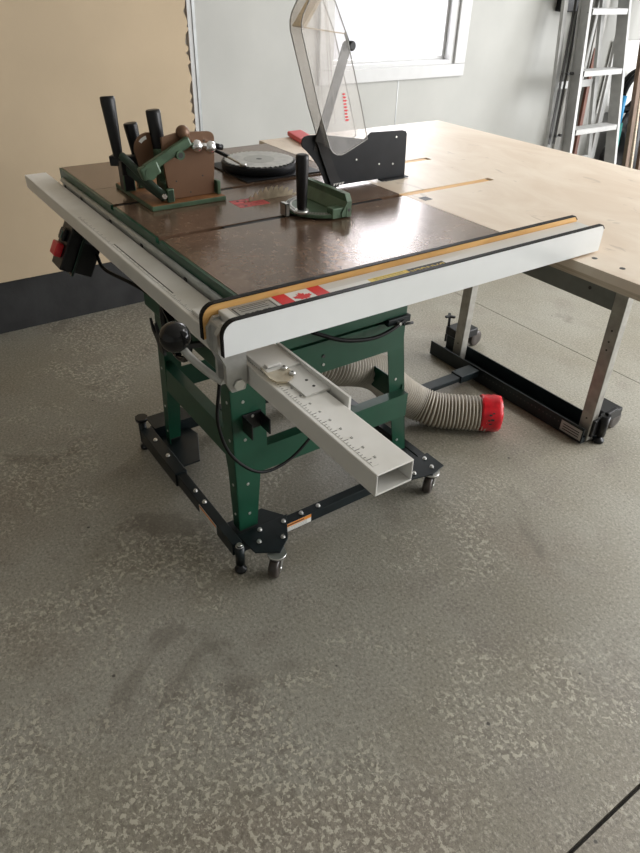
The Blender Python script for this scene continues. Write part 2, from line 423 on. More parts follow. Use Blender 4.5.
# rim and ribs below
mb.box(0.0, XR, 0.0, 0.0069, H-tz, H-0.0105, M_green)
for a, b in ((0.0, S0-SW/2), (S0+SW/2, S1-SW/2), (S1+SW/2, XR)): mb.box(a, b, 0.0, 0.0069, H-0.0105, H-0.0008, M_green)
if True: mb.box(0.0, XR, D-0.012, D, H-tz, H-0.012, M_green)
mb.box(0.0, 0.012, 0.012, D-0.012, H-tz, H-0.022, M_green); mb.box(XR-0.012, XR, 0.012, D-0.012, H-tz, H-0.022, M_green)
for x in (0.14, 0.265, 0.93, 1.08): mb.box(x-0.005, x+0.005, 0.012, D-0.012, H-tz, H-0.022, M_green)
mb.build('cast_iron_table', None, saw)
for x in (0.268,): MB().box(x-0.0006, x+0.0006, 0.001, D-0.001, H, H+0.0002, M_joint).build('wing_seam', None, saw)
# throat plate (red) with slot
mb = MB()
for q0, q1, mm in ((TY0+0.001, TY0+0.085, M_redthroat), (TY0+0.085, TY1-0.001, M_iron)):
    mb.box(0.531, 0.551, q0, q1, H-0.006, H, mm); mb.box(0.558, 0.594, q0, q1, H-0.006, H, mm)
mb.box(0.551, 0.558, TY0+0.001, TY0+0.03, H-0.006, H, M_redpl)
for x, y in ((0.541, TY0+0.02), (0.584, TY0+0.02)): mb.cyl((x, y, H-0.001), (x, y, H+0.0005), 0.004, m=M_ink, seg=12)
o = mb.build('throat_plate', None, saw); o['label'] = 'throat plate with a red front end'
# saw blade in the slot
def blade_pts(c, r, n, axis='x', tooth=0.008):
    out = []
    for k in range(n):
        a = 2*math.pi*k/n; b = 2*math.pi*(k+0.55)/n; e = 2*math.pi*(k+0.75)/n
        for ang, rr in ((a, r), (b, r-tooth*0.5), (e, r-tooth)):
            u, v = rr*math.cos(ang), rr*math.sin(ang)
            out.append((c[0], c[1]+u, c[2]+v) if axis == 'x' else (c[0]+u, c[1]+v, c[2]))
    return out
MB().prism(blade_pts((0.5535, 0.375, 0.803), 0.127, 48, 'x', 0.013), (0.0024, 0, 0), M_bladeteeth).build('saw_blade', None, saw)
# splitter plate and kickback pawls
SP = [(0.466, 1.032), (0.472, 1.037), (0.484, 1.039), (0.522, 1.038), (0.664, 1.014), (0.687, 1.029), (0.797, 1.025), (0.808, 1.022), (0.813, 1.015), (0.818, 0.9045), (0.569, 0.9045), (0.542, 0.911), (0.533, 0.93), (0.524, 0.947), (0.512, 0.967), (0.498, 0.983), (0.482, 1.0), (0.466, 1.013), (0.463, 1.022)]
sp = MB().prism([(0.553, y, z) for y, z in SP], (0.004, 0, 0), M_splitter).build('splitter_plate', None, saw)
mb = MB(); mb.box(0.557, 0.575, 0.72, 0.818, 0.902, 0.9045, M_splitter); mb.box(0.555, 0.575, 0.735, 0.80, 0.872, 0.902, M_splitter)
mb.build('splitter_bracket', None, saw)
for y, z in ((0.72, 0.945), (0.64, 0.965), (0.775, 1.01), (0.77, 0.94)): MB().cyl((0.555, y, z), (0.5585, y, z), 0.0025, m=M_bolt, seg=10).build('rivet', None, sp)
mb = MB()
paw = []
for i in range(15):
    t = i/14; y = 0.505+0.055*t; z = 1.03-0.125*t
    paw += [(0.559, y-0.004, z), (0.559, y-0.0005, z-0.004)]
paw += [(0.559, 0.58, 0.905), (0.559, 0.59, 0.912), (0.559, 0.575, 0.935), (0.559, 0.528, 1.03)]
mb.prism(paw, (0.004, 0, 0), M_black)
for i in range(4):
    mb.prism([(0.5595, 0.562+i*0.009, 0.913), (0.5595, 0.570+i*0.009, 0.913), (0.5595, 0.562+i*0.009, 0.9055)], (0.005, 0, 0), M_steel)
mb.build('kickback_pawl', None, saw)
mb = MB()
mb.bar((0.562, 0.512, 1.02), (0.562, 0.588, 1.232), 0.004, 0.027, M_armgrey, up=(0, 1, 0), bev=0.001)
mb.cyl((0.559, 0.588, 1.232), (0.566, 0.588, 1.232), 0.0125, m=M_armgrey, seg=20)
mb.bar((0.556, 0.505, 1.0), (0.556, 0.535, 1.09), 0.004, 0.012, M_black, up=(0, 1, 0))
mb.bar((0.5665, 0.592, 1.235), (0.5665, 0.578, 1.262), 0.003, 0.007, M_armgrey, up=(0, 1, 0))
ga = mb.build('guard_arm', None, saw)
mb = MB(); mb.lathe((0.566, 0.594, 1.234), (1, 0, 0), [(0, 0.008), (0.003, 0.011), (0.010, 0.011), (0.013, 0.008)], M_black, 20); mb.build('guard_knob', None, saw)
GP = [(0.50, 1.40), (0.472, 1.345), (0.445, 1.301), (0.4405, 1.285), (0.441, 1.268), (0.494, 1.104), (0.53, 1.01), (0.54, 0.998), (0.554, 0.991), (0.568, 0.990), (0.58, 0.993), (0.65, 1.021), (0.622, 1.109), (0.566, 1.263), (0.49, 1.40)]
mb = MB()
mb.prism([(0.585, y, z) for y, z in GP], (0.0025, 0, 0), M_clear)
mb.prism([(0.537, y, z) for y, z in GP], (0.0025, 0, 0), M_clear)
E_ = GP[1:7]
for (y0, z0), (y1, z1) in zip(E_[:-1], E_[1:]):      # front edge web between the two cheeks
    mb.prism([(0.5395, y0, z0), (0.585, y0, z0), (0.585, y1, z1), (0.5395, y1, z1)], (0, 0.0018, 0.0008), M_clear)
gd = mb.build('blade_guard', None, saw)
gd['label'] = 'scratched clear guard cover'
for x in (0.5865, 0.538):
    MB().tube([(x, y, z) for y, z in GP[:-1]+[GP[-1]]], 0.0014, M_edge, 6).build('cover_edge', None, gd)
mb = MB()
mb.prism([(0.54, 0.446, 1.277), (0.5845, 0.446, 1.277), (0.5845, 0.50, 1.345), (0.54, 0.50, 1.345)], (0, 0.006, -0.004), M_tanclear)
mb.prism([(0.54, 0.446, 1.277), (0.5845, 0.446, 1.277), (0.5845, 0.566, 1.262), (0.54, 0.566, 1.262)], (0, 0.0, -0.0025), M_tanclear)
mb.build('guard_web', None, saw)
mb = MB()
for i in range(9):
    z0 = 1.135-i*0.0075
    mb.prism([(0.588, 0.562+i*0.0016, z0), (0.588, 0.57+i*0.0016+0.002*(i % 3), z0-0.001), (0.588, 0.569+i*0.0016, z0-0.005), (0.588, 0.561+i*0.0016, z0-0.004)], (0.0004, 0, 0), M_flagred)
mb.build('warning_decal', None, saw)
# cabinet below the table
mb = MB()
cb = [(0.30, 0.62), (0.80, 0.62), (0.80, H-tz-0.001), (0.30, H-tz-0.001)]
mb.box(0.36, 0.80, 0.07, 0.66, 0.60, H-tz-0.0005, M_green, 0.004)
mb.box(0.8, 0.803, 0.25, 0.6, 0.64, 0.68, M_blackmetal); 
mb.box(0.8, 0.8025, 0.12, 0.20, 0.64, 0.68, M_blackmetal); 
mb.build('cabinet', None, saw)
# stand: tapered sheet steel angle legs
def leg(cx, cy, sx, sy, tx, ty, zb=0.062, wb=(0.035, 0.058), wt=(0.052, 0.10), ztop=0.60, gz=0.30):
    """corner at (cx,cy) bottom and (tx,ty) top; flanges run towards -sx and -sy directions"""
    mb = MB()
    prof = [(0.0, 0.0), (0.36, 0.45), (0.46, 1.0), (1.0, 1.0)]
    def corner(t): return Vector((cx+(tx-cx)*t, cy+(ty-cy)*t, zb+(ztop-zb)*t))
    th = 0.003
    A = [corner(t) for t, k in prof]
    fx = [corner(t)+Vector((-sx*(wb[0]+(wt[0]-wb[0])*k), 0, 0)) for t, k in prof]
    fy = [corner(t)+Vector((0, -sy*(wb[1]+(wt[1]-wb[1])*k), 0)) for t, k in prof]
    for i in range(3):
        mb.prism([A[i], fx[i], fx[i+1], A[i+1]], (0, -sy*th, 0), M_green)
        mb.prism([A[i], fy[i], fy[i+1], A[i+1]], (-sx*th, 0, 0), M_green)
    for t in (0.1, 0.3, 0.58, 0.8):
        c = corner(t)
        bolt(mb, c+Vector((-sx*0.018, 0, 0)), (0, sy, 0), 0.0032, 0.002, M_bolt)
        bolt(mb, c+Vector((0, -sy*0.035, 0)), (sx, 0, 0), 0.0032, 0.002, M_bolt)
    return mb.build('leg', None, saw)
leg(0.797, 0.106, 1, -1, 0.80, 0.098)
leg(0.275, 0.112, -1, -1, 0.35, 0.10, wb=(0.03, 0.05), wt=(0.045, 0.07))
leg(0.745, 0.768, 1, 1, 0.785, 0.66, wb=(0.02, 0.052), wt=(0.022, 0.060))
leg(0.275, 0.76, -1, 1, 0.35, 0.66, wb=(0.02, 0.035), wt=(0.02, 0.04))
mb = MB(); mb.box(0.795, 0.7985, 0.16, 0.70, 0.25, 0.33, M_green); mb.box(0.765, 0.7955, 0.16, 0.70, 0.327, 0.33, M_green)
mb.build('brace', None, saw)
mb = MB(); mb.box(0.793, 0.7965, 0.12, 0.66, 0.50, 0.592, M_green); mb.box(0.765, 0.7935, 0.12, 0.66, 0.589, 0.592, M_green)
mb.cyl((0.797, 0.38, 0.55), (0.799, 0.38, 0.55), 0.005, m=M_ink, seg=12); mb.cyl((0.797, 0.38, 0.525), (0.799, 0.38, 0.525), 0.004, m=M_bolt, seg=12)
mb.build('brace', None, saw)
mb = MB(); mb.box(0.325, 0.79, 0.107, 0.110, 0.30, 0.385, M_green); mb.box(0.325, 0.79, 0.11, 0.14, 0.382, 0.385, M_green)
mb.build('brace', None, saw)
mb = MB(); mb.box(0.308, 0.311, 0.12, 0.70, 0.27, 0.345, M_green); mb.build('brace', None, saw)
mb = MB(); mb.box(0.31, 0.77, 0.70, 0.703, 0.27, 0.345, M_green); mb.build('brace', None, saw)
mb = MB(); mb.box(0.35, 0.79, 0.652, 0.655, 0.50, 0.592, M_green); mb.build('brace', None, saw)
# rear corner bracket with cord clip
mb = MB(); mb.box(0.77, 0.81, 0.585, 0.665, 0.585, 0.605, M_blackmetal, 0.002)
bolt(mb, (0.80, 0.62, 0.59), (1, 0, 0), 0.005, 0.02, M_bolt); bolt(mb, (0.80, 0.65, 0.575), (0.2, 1, 0), 0.004, 0.03, M_ink)
mb.build('corner_bracket', None, saw)
cordp = spline([(0.815, 0.33, 0.64), (0.83, 0.42, 0.60), (0.83, 0.52, 0.58), (0.82, 0.60, 0.585), (0.80, 0.66, 0.595)], 8)
MB().tube(cordp, 0.0055, M_rubber, 10).build('power_cord', None, saw)
lp = spline([(0.86, 0.045, 0.60), (0.86, 0.035, 0.50), (0.87, 0.06, 0.40), (0.88, 0.13, 0.325), (0.87, 0.22, 0.315), (0.85, 0.31, 0.35), (0.82, 0.38, 0.39), (0.80, 0.42, 0.44)], 8)
MB().tube([(0.84, 0.06, 0.70)]+lp, 0.0042, M_rubber, 10).build('control_cable', None, saw)
# black tool clip on the leg
mb = MB()
mb.box(0.801, 0.804, 0.13, 0.185, 0.405, 0.455, M_black, 0.001)
mb.box(0.804, 0.85, 0.13, 0.134, 0.405, 0.45, M_black, 0.001); mb.box(0.804, 0.85, 0.181, 0.185, 0.405, 0.45, M_black, 0.001)
bolt(mb, (0.804, 0.158, 0.445), (1, 0, 0), 0.003, 0.003, M_bolt)
mb.build('tool_clip', None, saw)
# front angle and tube rail
mb = MB()
mb.box(0.03, 1.19, -0.006, 0.0, 0.815, 0.872, M_grail)
mb.box(0.03, 1.19, -0.0095, -0.006, 0.815, 0.8255, M_grail)
mb.tube([(0.03, -0.004, 0.873), (1.19, -0.004, 0.873)], 0.0065, M_grail, 14)
for x in (0.06, 0.20, 0.42, 0.62, 0.85, 1.05): mb.cyl((x, -0.0065, 0.862), (x, -0.009, 0.862), 0.006, m=M_ink, seg=12)
mb.build('front_angle', None, saw)
mb = MB()
ry0, ry1, rb, zr, tt = -0.0725, -0.0100, 0.8260, 0.8620, 0.0028
mb.box(-0.1225, 1.552, ry0, ry1, zr-tt, zr, M_dusty); mb.box(-0.1225, 1.552, ry0, ry1, rb, rb+tt, M_rail)
mb.box(-0.1225, 1.552, ry0, ry0+tt, rb+tt, zr-tt, M_rail); mb.box(-0.1225, 1.552, ry1-tt, ry1, rb+tt, zr-tt, M_rail)
fr = mb.build('fence_rail', None, saw, bevel=0.0016); fr['label'] = 'long grey white rail tube'
mb = MB(); mb.box(0.35, 1.535, ry0+0.007, ry0+0.017, zr, zr+0.0004, M_dusty)
k = 0; x = 0.352
while x < 1.53:
    L_ = 0.008 if k % 4 == 0 else 0.0035
    mb.box(x, x+0.0009, ry0+0.0075, ry0+0.0075+L_, zr+0.0004, zr+0.0006, M_ink); x += 0.00635; k += 1
mb.box(0.58, 0.90, ry0+0.0145, ry0+0.0172, zr, zr+0.0005, M_ink)
mb.build('rail_ruler', None, saw)
for k in range(14):
    text('ruler_number', str(30+k*2), (1.19+k*0.0254, ry0+0.0215, zr+0.0003), (1, 0, 0), (0, 1, 0), 0.0050, M_greylabel, saw) if 1.19+k*0.0254 < 1.53 else None
# white joining bracket lying on the rail end
mb = MB()
mb.box(1.27, 1.352, -0.048, -0.002, zr+0.0005, zr+0.004, M_rail); mb.box(1.27, 1.352, -0.0045, -0.001, zr-0.02, zr+0.0005, M_rail)
for x in (1.315, 1.335): mb.cyl((x, -0.022, zr+0.004), (x, -0.022, zr+0.0046), 0.0025, m=M_ink, seg=12)
mb.build('rail_bracket', None, saw)
mb = MB(); mb.box(1.20, 1.40, -0.004, 0.0, 0.826, 0.874, M_rail); mb.build('rail_end_plate', None, saw)
# handwheel on the front of the cabinet
mb = MB()
hc = Vector((0.66, 0.035, 0.66))
ring = [hc+Vector((0.075*math.cos(a*math.pi/14), 0, 0.075*math.sin(a*math.pi/14))) for a in range(29)]
mb.tube(ring, 0.008, M_gloss, 12, caps=False); mb.cyl(hc+Vector((0, 0.04, 0)), hc-Vector((0, 0.012, 0)), 0.017, m=M_gloss)
for k in range(3):
    a = 2*math.pi*k/3+0.5; mb.bar(hc, hc+Vector((0.072*math.cos(a), 0, 0.072*math.sin(a))), 0.006, 0.016, M_gloss, up=(0, 1, 0))
hw = mb.build('handwheel', None, saw)
# black forked hooks beside the wheel
mb = MB()
hk = [(0.0, 0.0), (-0.018, 0.028), (-0.034, 0.046), (-0.040, 0.078), (-0.032, 0.062), (-0.018, 0.05), (-0.010, 0.046), (-0.014, 0.078), (-0.004, 0.06), (0.008, 0.04), (0.02, 0.0)]
mb.prism([(0.748+u*1.1, -0.042, 0.66+v*0.85) for u, v in hk], (0, 0.006, 0), M_black)
mb.bar((0.765, -0.040, 0.675), (0.765, 0.07, 0.66), 0.012, 0.012, M_black)
mb.build('miter_gauge_hook', None, saw)
# switch box under the rail
sb = MB()
A = Matrix.Translation((0.155, -0.038, 0.725)) @ Matrix.Rotation(math.radians(-28), 4, 'X') @ Matrix.Scale(1.12, 4)
def bxm(mb, x0, x1, y0, y1, z0, z1, m, bev=0.0): mb.box(x0, x1, y0, y1, z0, z1, m, bev, A)
bxm(sb, -0.035, 0.035, -0.03, 0.0, -0.062, 0.055, M_black, 0.003)
bxm(sb, -0.040, 0.040, 0.0, 0.006, -0.068, 0.070, M_green, 0.001)
bxm(sb, -0.03, 0.03, 0.006, 0.055, -0.06, 0.02, M_black, 0.003)
bxm(sb, -0.04, -0.035, 0.0, 0.07, 0.0, 0.075, M_green)
sb.build('switch_box', None, saw)
mb = MB(); bxm(mb, -0.016, 0.016, -0.040, -0.030, 0.005, 0.035, M_black, 0.003)
bxm(mb, -0.010, 0.010, -0.042, -0.040, 0.011, 0.028, M_teal, 0.0005); mb.build('start_button', None, saw)
mb = MB(); bxm(mb, -0.020, 0.020, -0.048, -0.030, -0.036, -0.002, M_redpl, 0.004); o = mb.build('stop_button', None, saw); o['label'] = 'red stop button'
sp_ = spline([(0.19, 0.01, 0.70), (0.28, 0.0, 0.69), (0.44, 0.02, 0.70), (0.56, 0.06, 0.68)], 8)
MB().tube(sp_, 0.005, M_rubber, 10).build('switch_cord', None, saw)

# ------------------------------------------------------------------ rip fence
fence = thing('rip_fence', 'long white faced rip fence with black edging lying across the saw top', 'fence', (1.21, -0.03, H))
def face_board(x0, x1, yb0, yb1, zb, zt, mface_out, mface_in, name):
    r = 0.022; pts = [(yb0, zb), (yb1, zb), (yb1, zt-0.008), (yb1-0.008, zt)]
    for k in range(7): a = math.pi/2+math.pi/2*k/6; pts.append((yb0+r+r*math.cos(a), zt-r+r*math.sin(a)))
    mb = MB(); k0 = mb.mi(mface_out)
    n = len(pts)
    a = [mb.bm.verts.new((x0, y, z)) for y, z in pts]; b = [mb.bm.verts.new((x1, y, z)) for y, z in pts]
    mb.faces([mb.bm.faces.new(a[::-1])], mface_in); mb.faces([mb.bm.faces.new(b)], mface_out)
    mb.faces([mb.bm.faces.new((a[i], a[(i+1) % n], b[(i+1) % n], b[i])) for i in range(n)], M_orange)
    o = mb.build(name, None, fence)
    e = MB(); e.mi(M_rubber); t = 0.0016
    path = pts[2:]+[pts[0]]
    # edge band follows the top and the front end
    def off(i):
        p = Vector(path[i]); q0 = Vector(path[max(i-1, 0)]); q1 = Vector(path[min(i+1, len(path)-1)])
        d = (q1-q0).normalized(); nrm = Vector((d.y, -d.x)); 
        return p+nrm*t
    for i in range(len(path)-1):
        p0, p1, q0, q1 = path[i], path[i+1], off(i), off(i+1)
        vs = []
        for x in (x0-0.0006, x1+0.0006):
            vs.append([e.bm.verts.new((x, *p0)), e.bm.verts.new((x, *p1)), e.bm.verts.new((x, *q1)), e.bm.verts.new((x, *q0))])
        u, v = vs
        e.faces([e.bm.faces.new(u), e.bm.faces.new(v[::-1])]+[e.bm.faces.new((u[j], v[j], v[(j+1) % 4], u[(j+1) % 4])) for j in range(4)], M_rubber)
    e.build('edge_band', None, o)
    return o
fb0, fzt = 0.905, 0.9600
o = face_board(1.2420, 1.2505, -0.1262, 0.769, fb0, fzt, M_lam, M_orange, 'fence_face'); o['label'] = 'white laminate outer face'
o = face_board(1.1735, 1.1820, -0.1262, 0.768, fb0, fzt, M_orange, M_lam, 'fence_face'); o['label'] = 'orange plywood inner face'
mb = MB(); ztube = 0.9500
mb.box(1.1830, 1.2412, -0.10, 0.765, fb0+0.002, ztube, M_rail, 0.002); mb.build('fence_tube', None, fence)
# stickers on the tube top (printed to be read from the far side)
mb = MB(); mb.box(1.1860, 1.2385, -0.085, -0.012, ztube, ztube+0.0004, M_greylabel)
mb.box(1.193, 1.230, -0.082, -0.080, ztube+0.0004, ztube+0.0006, M_ink); mb.box(1.193, 1.230, -0.016, -0.0145, ztube+0.0004, ztube+0.0006, M_ink)
mb.box(1.193, 1.1942, -0.082, -0.0145, ztube+0.0004, ztube+0.0006, M_ink); mb.box(1.2288, 1.230, -0.082, -0.0145, ztube+0.0004, ztube+0.0006, M_ink)
for k in range(3): mb.box(1.1975+k*0.006, 1.1988+k*0.006, -0.074, -0.024, ztube+0.0004, ztube+0.0006, M_ink)
lab = mb.build('rating_label', None, fence)
text('label_text', 'GENERAL', (1.2225, -0.049, ztube+0.0005), (0, -1, 0), (1, 0, 0), 0.011, M_ink, lab)
def leaf():
    half = [(0, 1.0), (0.18, 0.66), (0.38, 0.76), (0.28, 0.30), (0.50, 0.50), (0.58, 0.38), (0.86, 0.44), (0.76, 0.20), (0.88, 0.10), (0.42, -0.22), (0.48, -0.40), (0.06, -0.32), (0.06, -0.75)]
    return half + [(-x, y) for x, y in reversed(half[1:])] 
mb = MB(); f0 = -0.006; f1 = 0.085
mb.box(1.1860, 1.2385, f0, f1, ztube, ztube+0.0004, M_paper)
mb.box(1.1860, 1.2385, f0, f0+0.024, ztube+0.0004, ztube+0.0007, M_flagred); mb.box(1.1860, 1.2385, f1-0.024, f1, ztube+0.0004, ztube+0.0007, M_flagred)
cy_ = (f0+f1)/2
mb.prism([(1.2122+ -0.0*0+y*0.018*-1, cy_+x*0.019, ztube+0.0004) for x, y in leaf()], (0, 0, 0.0003), M_flagred)
mb.build('flag_sticker', None, fence)
mb = MB(); mb.box(1.2080, 1.2385, 0.087, 0.171, ztube, ztube+0.0004, M_paper); mb.build('white_sticker', None, fence)
mb = MB(); mb.box(1.2080, 1.2385, 0.172, 0.2585, ztube, ztube+0.0004, M_yellow)
mb.box(1.2080, 1.2385, 0.2585, 0.345, ztube, ztube+0.0004, M_ink); dl = mb.build('danger_sticker', None, fence)
text('danger_text', 'DANGER', (1.2228, 0.302, ztube+0.0006), (0, -1, 0), (1, 0, 0), 0.0225, M_yellow, dl, squeeze=0.88)
mb = MB()
for k in range(4): mb.box(1.2115+k*0.005, 1.2124+k*0.005, 0.182, 0.248, ztube+0.0004, ztube+0.0006, M_ink)
mb.build('sticker_print', None, dl)
# cast head that hooks round the rail
mb = MB()
hp = [(-0.0755, 0.905), (-0.0755, 0.866), (-0.075, 0.838), (-0.080, 0.822), (-0.104, 0.822), (-0.112, 0.840), (-0.112, 0.872), (-0.124, 0.900), (-0.124, 0.928), (-0.112, 0.944), (-0.101, 0.944), (-0.1005, 0.905)]
mb.prism([(1.186, y, z) for y, z in hp], (0.007, 0, 0), M_casting); mb.prism([(1.214, y, z) for y, z in hp], (0.010, 0, 0), M_casting)
mb.box(1.188, 1.222, -0.118, -0.1008, 0.885, 0.940, M_casting, 0.004)
mb.box(1.188, 1.222, -0.100, -0.0755, 0.826, 0.838, M_casting, 0.002)
mb.cyl((1.18, -0.092, 0.835), (1.226, -0.092, 0.835), 0.006, m=M_bolt, seg=18); mb.cyl((1.224, -0.092, 0.835), (1.229, -0.092, 0.835), 0.010, m=M_bolt, seg=6)
mb.build('fence_head', None, fence)
mb = MB(); mb.box(1.00, 1.27, ry0+0.008, -0.004, zr+0.001, zr+0.008, M_rail, 0.001); mb.build('clamp_shoe', None, fence)
mb = MB()
lp = spline([(1.195, -0.105, 0.828), (1.175, -0.118, 0.838), (1.155, -0.138, 0.862), (1.133, -0.150, 0.884)], 6)
mb.tube(lp, [0.0065]*len(lp), M_casting, 16); lv = mb.build('clamp_lever', None, fence)
mb = MB(); mb.sphere((1.128, -0.152, 0.893), 0.0255, M_gloss); mb.build('ball_knob', None, lv)
# pointer lens with two screws
mb = MB()
lens = [(1.250, -0.066), (1.285, -0.070), (1.300, -0.066), (1.308, -0.052), (1.30, -0.036), (1.285, -0.030), (1.252, -0.030)]
mb.prism([(x, y, zr+0.0055) for x, y in lens], (0, 0, 0.0022), M_lens)
pl_ = mb.build('cursor_lens', None, fence)
mb = MB()
for x, y in ((1.272, -0.036), (1.293, -0.034)):
    mb.lathe((x, y, zr+0.0077), (0, 0, 1), [(0, 0.0055), (0.003, 0.0055), (0.0045, 0.003)], M_bolt, 16); mb.cyl((x, y, zr+0.012), (x, y, zr+0.0125), 0.0018, m=M_ink, seg=6)
mb.build('screw', None, pl_)
mb = MB(); mb.box(1.2515, 1.262, -0.060, -0.035, zr+0.009, zr+0.0135, M_rail, 0.001); mb.build('cursor_mount', None, fence)

# ------------------------------------------------------------------ mobile base
base = thing('mobile_base', 'dark steel wheeled base frame on the floor under the saw and its extension', 'mobile base', (0.52, 0.43, 0))
def rect_bar(name, x0, x1, y0, y1, z0, z1, m=M_blackmetal, parent=base, bev=0.002):
    return MB().box(x0, x1, y0, y1, z0, z1, m, bev).build(name, None, parent)
rect_bar('frame_rail', 0.22, 0.50, 0.045, 0.085, 0.045, 0.095)
rect_bar('frame_rail', 0.50, 0.86, 0.050, 0.080, 0.049, 0.091)
rect_bar('frame_rail', 0.820, 0.850, 0.081, 0.80, 0.035, 0.070)
rect_bar('frame_rail', 0.20, 0.235, 0.086, 0.80, 0.045, 0.085)
rect_bar('frame_rail', 0.236, 0.818, 0.775, 0.805, 0.035, 0.060)
# corner plates carrying the legs
def plate(pts, z0, z1, name='corner_plate'):
    return MB().prism([(x, y, z0) for x, y in pts], (0, 0, z1-z0), M_blackmetal).build(name, None, base, bevel=0.0015)
plate([(0.74, 0.086), (0.74, 0.21), (0.80, 0.25), (0.818, 0.25), (0.819, 0.086)], 0.052, 0.058)
plate([(0.8195, 0.085), (0.8195, 0.25), (0.905, 0.20), (0.94, 0.155), (0.905, 0.095)], 0.0715, 0.076)
plate([(0.236, 0.087), (0.236, 0.21), (0.29, 0.22), (0.43, 0.16), (0.43, 0.087)], 0.052, 0.058)
plate([(0.15, 0.09), (0.15, 0.22), (0.235, 0.25), (0.235, 0.09)], 0.0865, 0.092)
plate([(0.69, 0.66), (0.69, 0.774), (0.819, 0.774), (0.819, 0.66)], 0.052, 0.058)
plate([(0.8195, 0.65), (0.8195, 0.80), (0.90, 0.80), (0.915, 0.74), (0.895, 0.65)], 0.0715, 0.076)
plate([(0.236, 0.67), (0.236, 0.774), (0.34, 0.774), (0.34, 0.67)], 0.052, 0.058)
mb = MB()
for x, y, z in ((0.835, 0.15, 0.076), (0.842, 0.225, 0.076), (0.895, 0.19, 0.076), (0.875, 0.125, 0.076), (0.84, 0.69, 0.076), (0.88, 0.69, 0.076), (0.84, 0.77, 0.076), (0.885, 0.76, 0.076), (0.835, 0.35, 0.07), (0.835, 0.29, 0.07), (0.835, 0.60, 0.07), (0.30, 0.065, 0.095), (0.40, 0.065, 0.095), (0.60, 0.065, 0.091), (0.66, 0.065, 0.091), (0.25, 0.5, 0.085)):
    mb = MB(); bolt(mb, (x, y, z), (0, 0, 1), 0.0052, 0.006, M_bolt); mb.build('bolt', None, base)
def caster(x, y, ang, z=0.0, top=0.0712, fixed=False, par=None):
    mb = MB(); r = 0.029
    d = Vector((math.cos(ang), math.sin(ang), 0)); s_ = Vector((-d.y, d.x, 0))
    c = Vector((x, y, r))
    mb.cyl((x-d.x*0.016, y-d.y*0.016, top-0.008), (x-d.x*0.016, y-d.y*0.016, top), 0.027, m=M_bolt, seg=24)
    for sg in (-1, 1):
        o_ = s_*0.0155*sg
        P_ = [c-d*0.008+Vector((0, 0, -0.006)), c+d*0.008+Vector((0, 0, -0.006)), c-d*0.006+Vector((0, 0, top-r-0.006)), c-d*0.034+Vector((0, 0, top-r-0.006))]
        mb.prism([p+o_ for p in P_], s_*0.002*sg, M_bolt)
    o1 = mb.build('caster', None, par or base)
    w = MB(); w.lathe(c-s_*0.0135, s_, [(0, r*0.5), (0.0005, r-0.004), (0.004, r), (0.023, r), (0.0265, r-0.004), (0.027, r*0.5)], M_tyre, 28)
    w.cyl(c-s_*0.019, c+s_*0.019, 0.005, m=M_bolt, seg=10)
    w.build('caster_wheel', None, o1); return o1
caster(0.942, 0.135, math.radians(-50)); caster(0.905, 0.735, math.radians(-60)); 
caster(0.175, 0.18, math.radians(200), top=0.0862); caster(0.285, 0.72, math.radians(120), top=0.052)
def foot(x, y, zt, knob=True, name='levelling_foot'):
    mb = MB(); mb.lathe((x, y, 0), (0, 0, 1), [(0, 0.012), (0.004, 0.017), (0.012, 0.017), (0.016, 0.008), (zt, 0.008)], M_black, 20)
    mb.cyl((x, y, 0.03), (x, y, zt-0.005), 0.013, m=M_blackmetal)
    if knob:
        mb.cyl((x, y, zt), (x, y, zt+0.014), 0.020, 0.022, M_black, 8)
    else: bolt(mb, (x, y, zt-0.005), (0, 0, 1), 0.008, 0.008, M_bolt)
    return mb.build(name, None, base)
foot(0.878, 0.062, 0.10, False); foot(0.196, 0.062, 0.115)
# labels on the frame
mb = MB(); mb.box(0.8505, 0.851, 0.215, 0.315, 0.038, 0.067, M_paper); mb.box(0.851, 0.8513, 0.215, 0.315, 0.055, 0.067, M_orangelab)
for k in range(3): mb.box(0.851, 0.8513, 0.22, 0.30, 0.041+k*0.005, 0.0425+k*0.005, M_greylabel)
mb.box(0.8513, 0.8516, 0.23, 0.29, 0.059, 0.063, M_ink)
mb.build('warning_label', None, base)
mb = MB(); mb.box(0.655, 0.765, 0.0490, 0.0495, 0.053, 0.088, M_paper); mb.box(0.658, 0.762, 0.0486, 0.049, 0.078, 0.086, M_orangelab)
for k in range(4): mb.box(0.665, 0.75, 0.0487, 0.049, 0.057+k*0.005, 0.0585+k*0.005, M_greylabel)
mb.build('rating_label', None, base)
# link bars and the rear extension
rect_bar('link_bar', 0.455, 0.500, 0.806, 1.36, 0.036, 0.056)
rect_bar('link_bar', 0.449, 0.506, 1.27, 1.37, 0.030, 0.062)
EY = 1.372
mb = MB()
mb.box(0.215, 1.015, EY, EY+0.005, 0.006, 0.068, M_blackmetal, 0.001); mb.box(0.215, 1.015, EY+0.005, EY+0.10, 0.006, 0.011, M_blackmetal)
mb.box(0.215, 1.015, EY+0.095, EY+0.10, 0.011, 0.07, M_blackmetal, 0.001)
for k in range(22): mb.cyl((0.53+k*0.018, EY-0.0005, 0.045), (0.53+k*0.018, EY+0.001, 0.045), 0.003, m=M_ink, seg=10)
mb.box(0.985, 1.015, EY+0.0052, EY+0.0948, 0.0112, 0.030, M_blackmetal)
mb.build('extension_channel', None, base)
mb = MB(); mb.box(0.92, 1.01, EY-0.0008, EY-0.0002, 0.016, 0.058, M_greylabel)
for k in range(3): mb.box(0.93, 1.0, EY-0.0012, EY-0.0008, 0.024+k*0.01, 0.028+k*0.01, M_ink)
mb.build('rating_label', None, base)
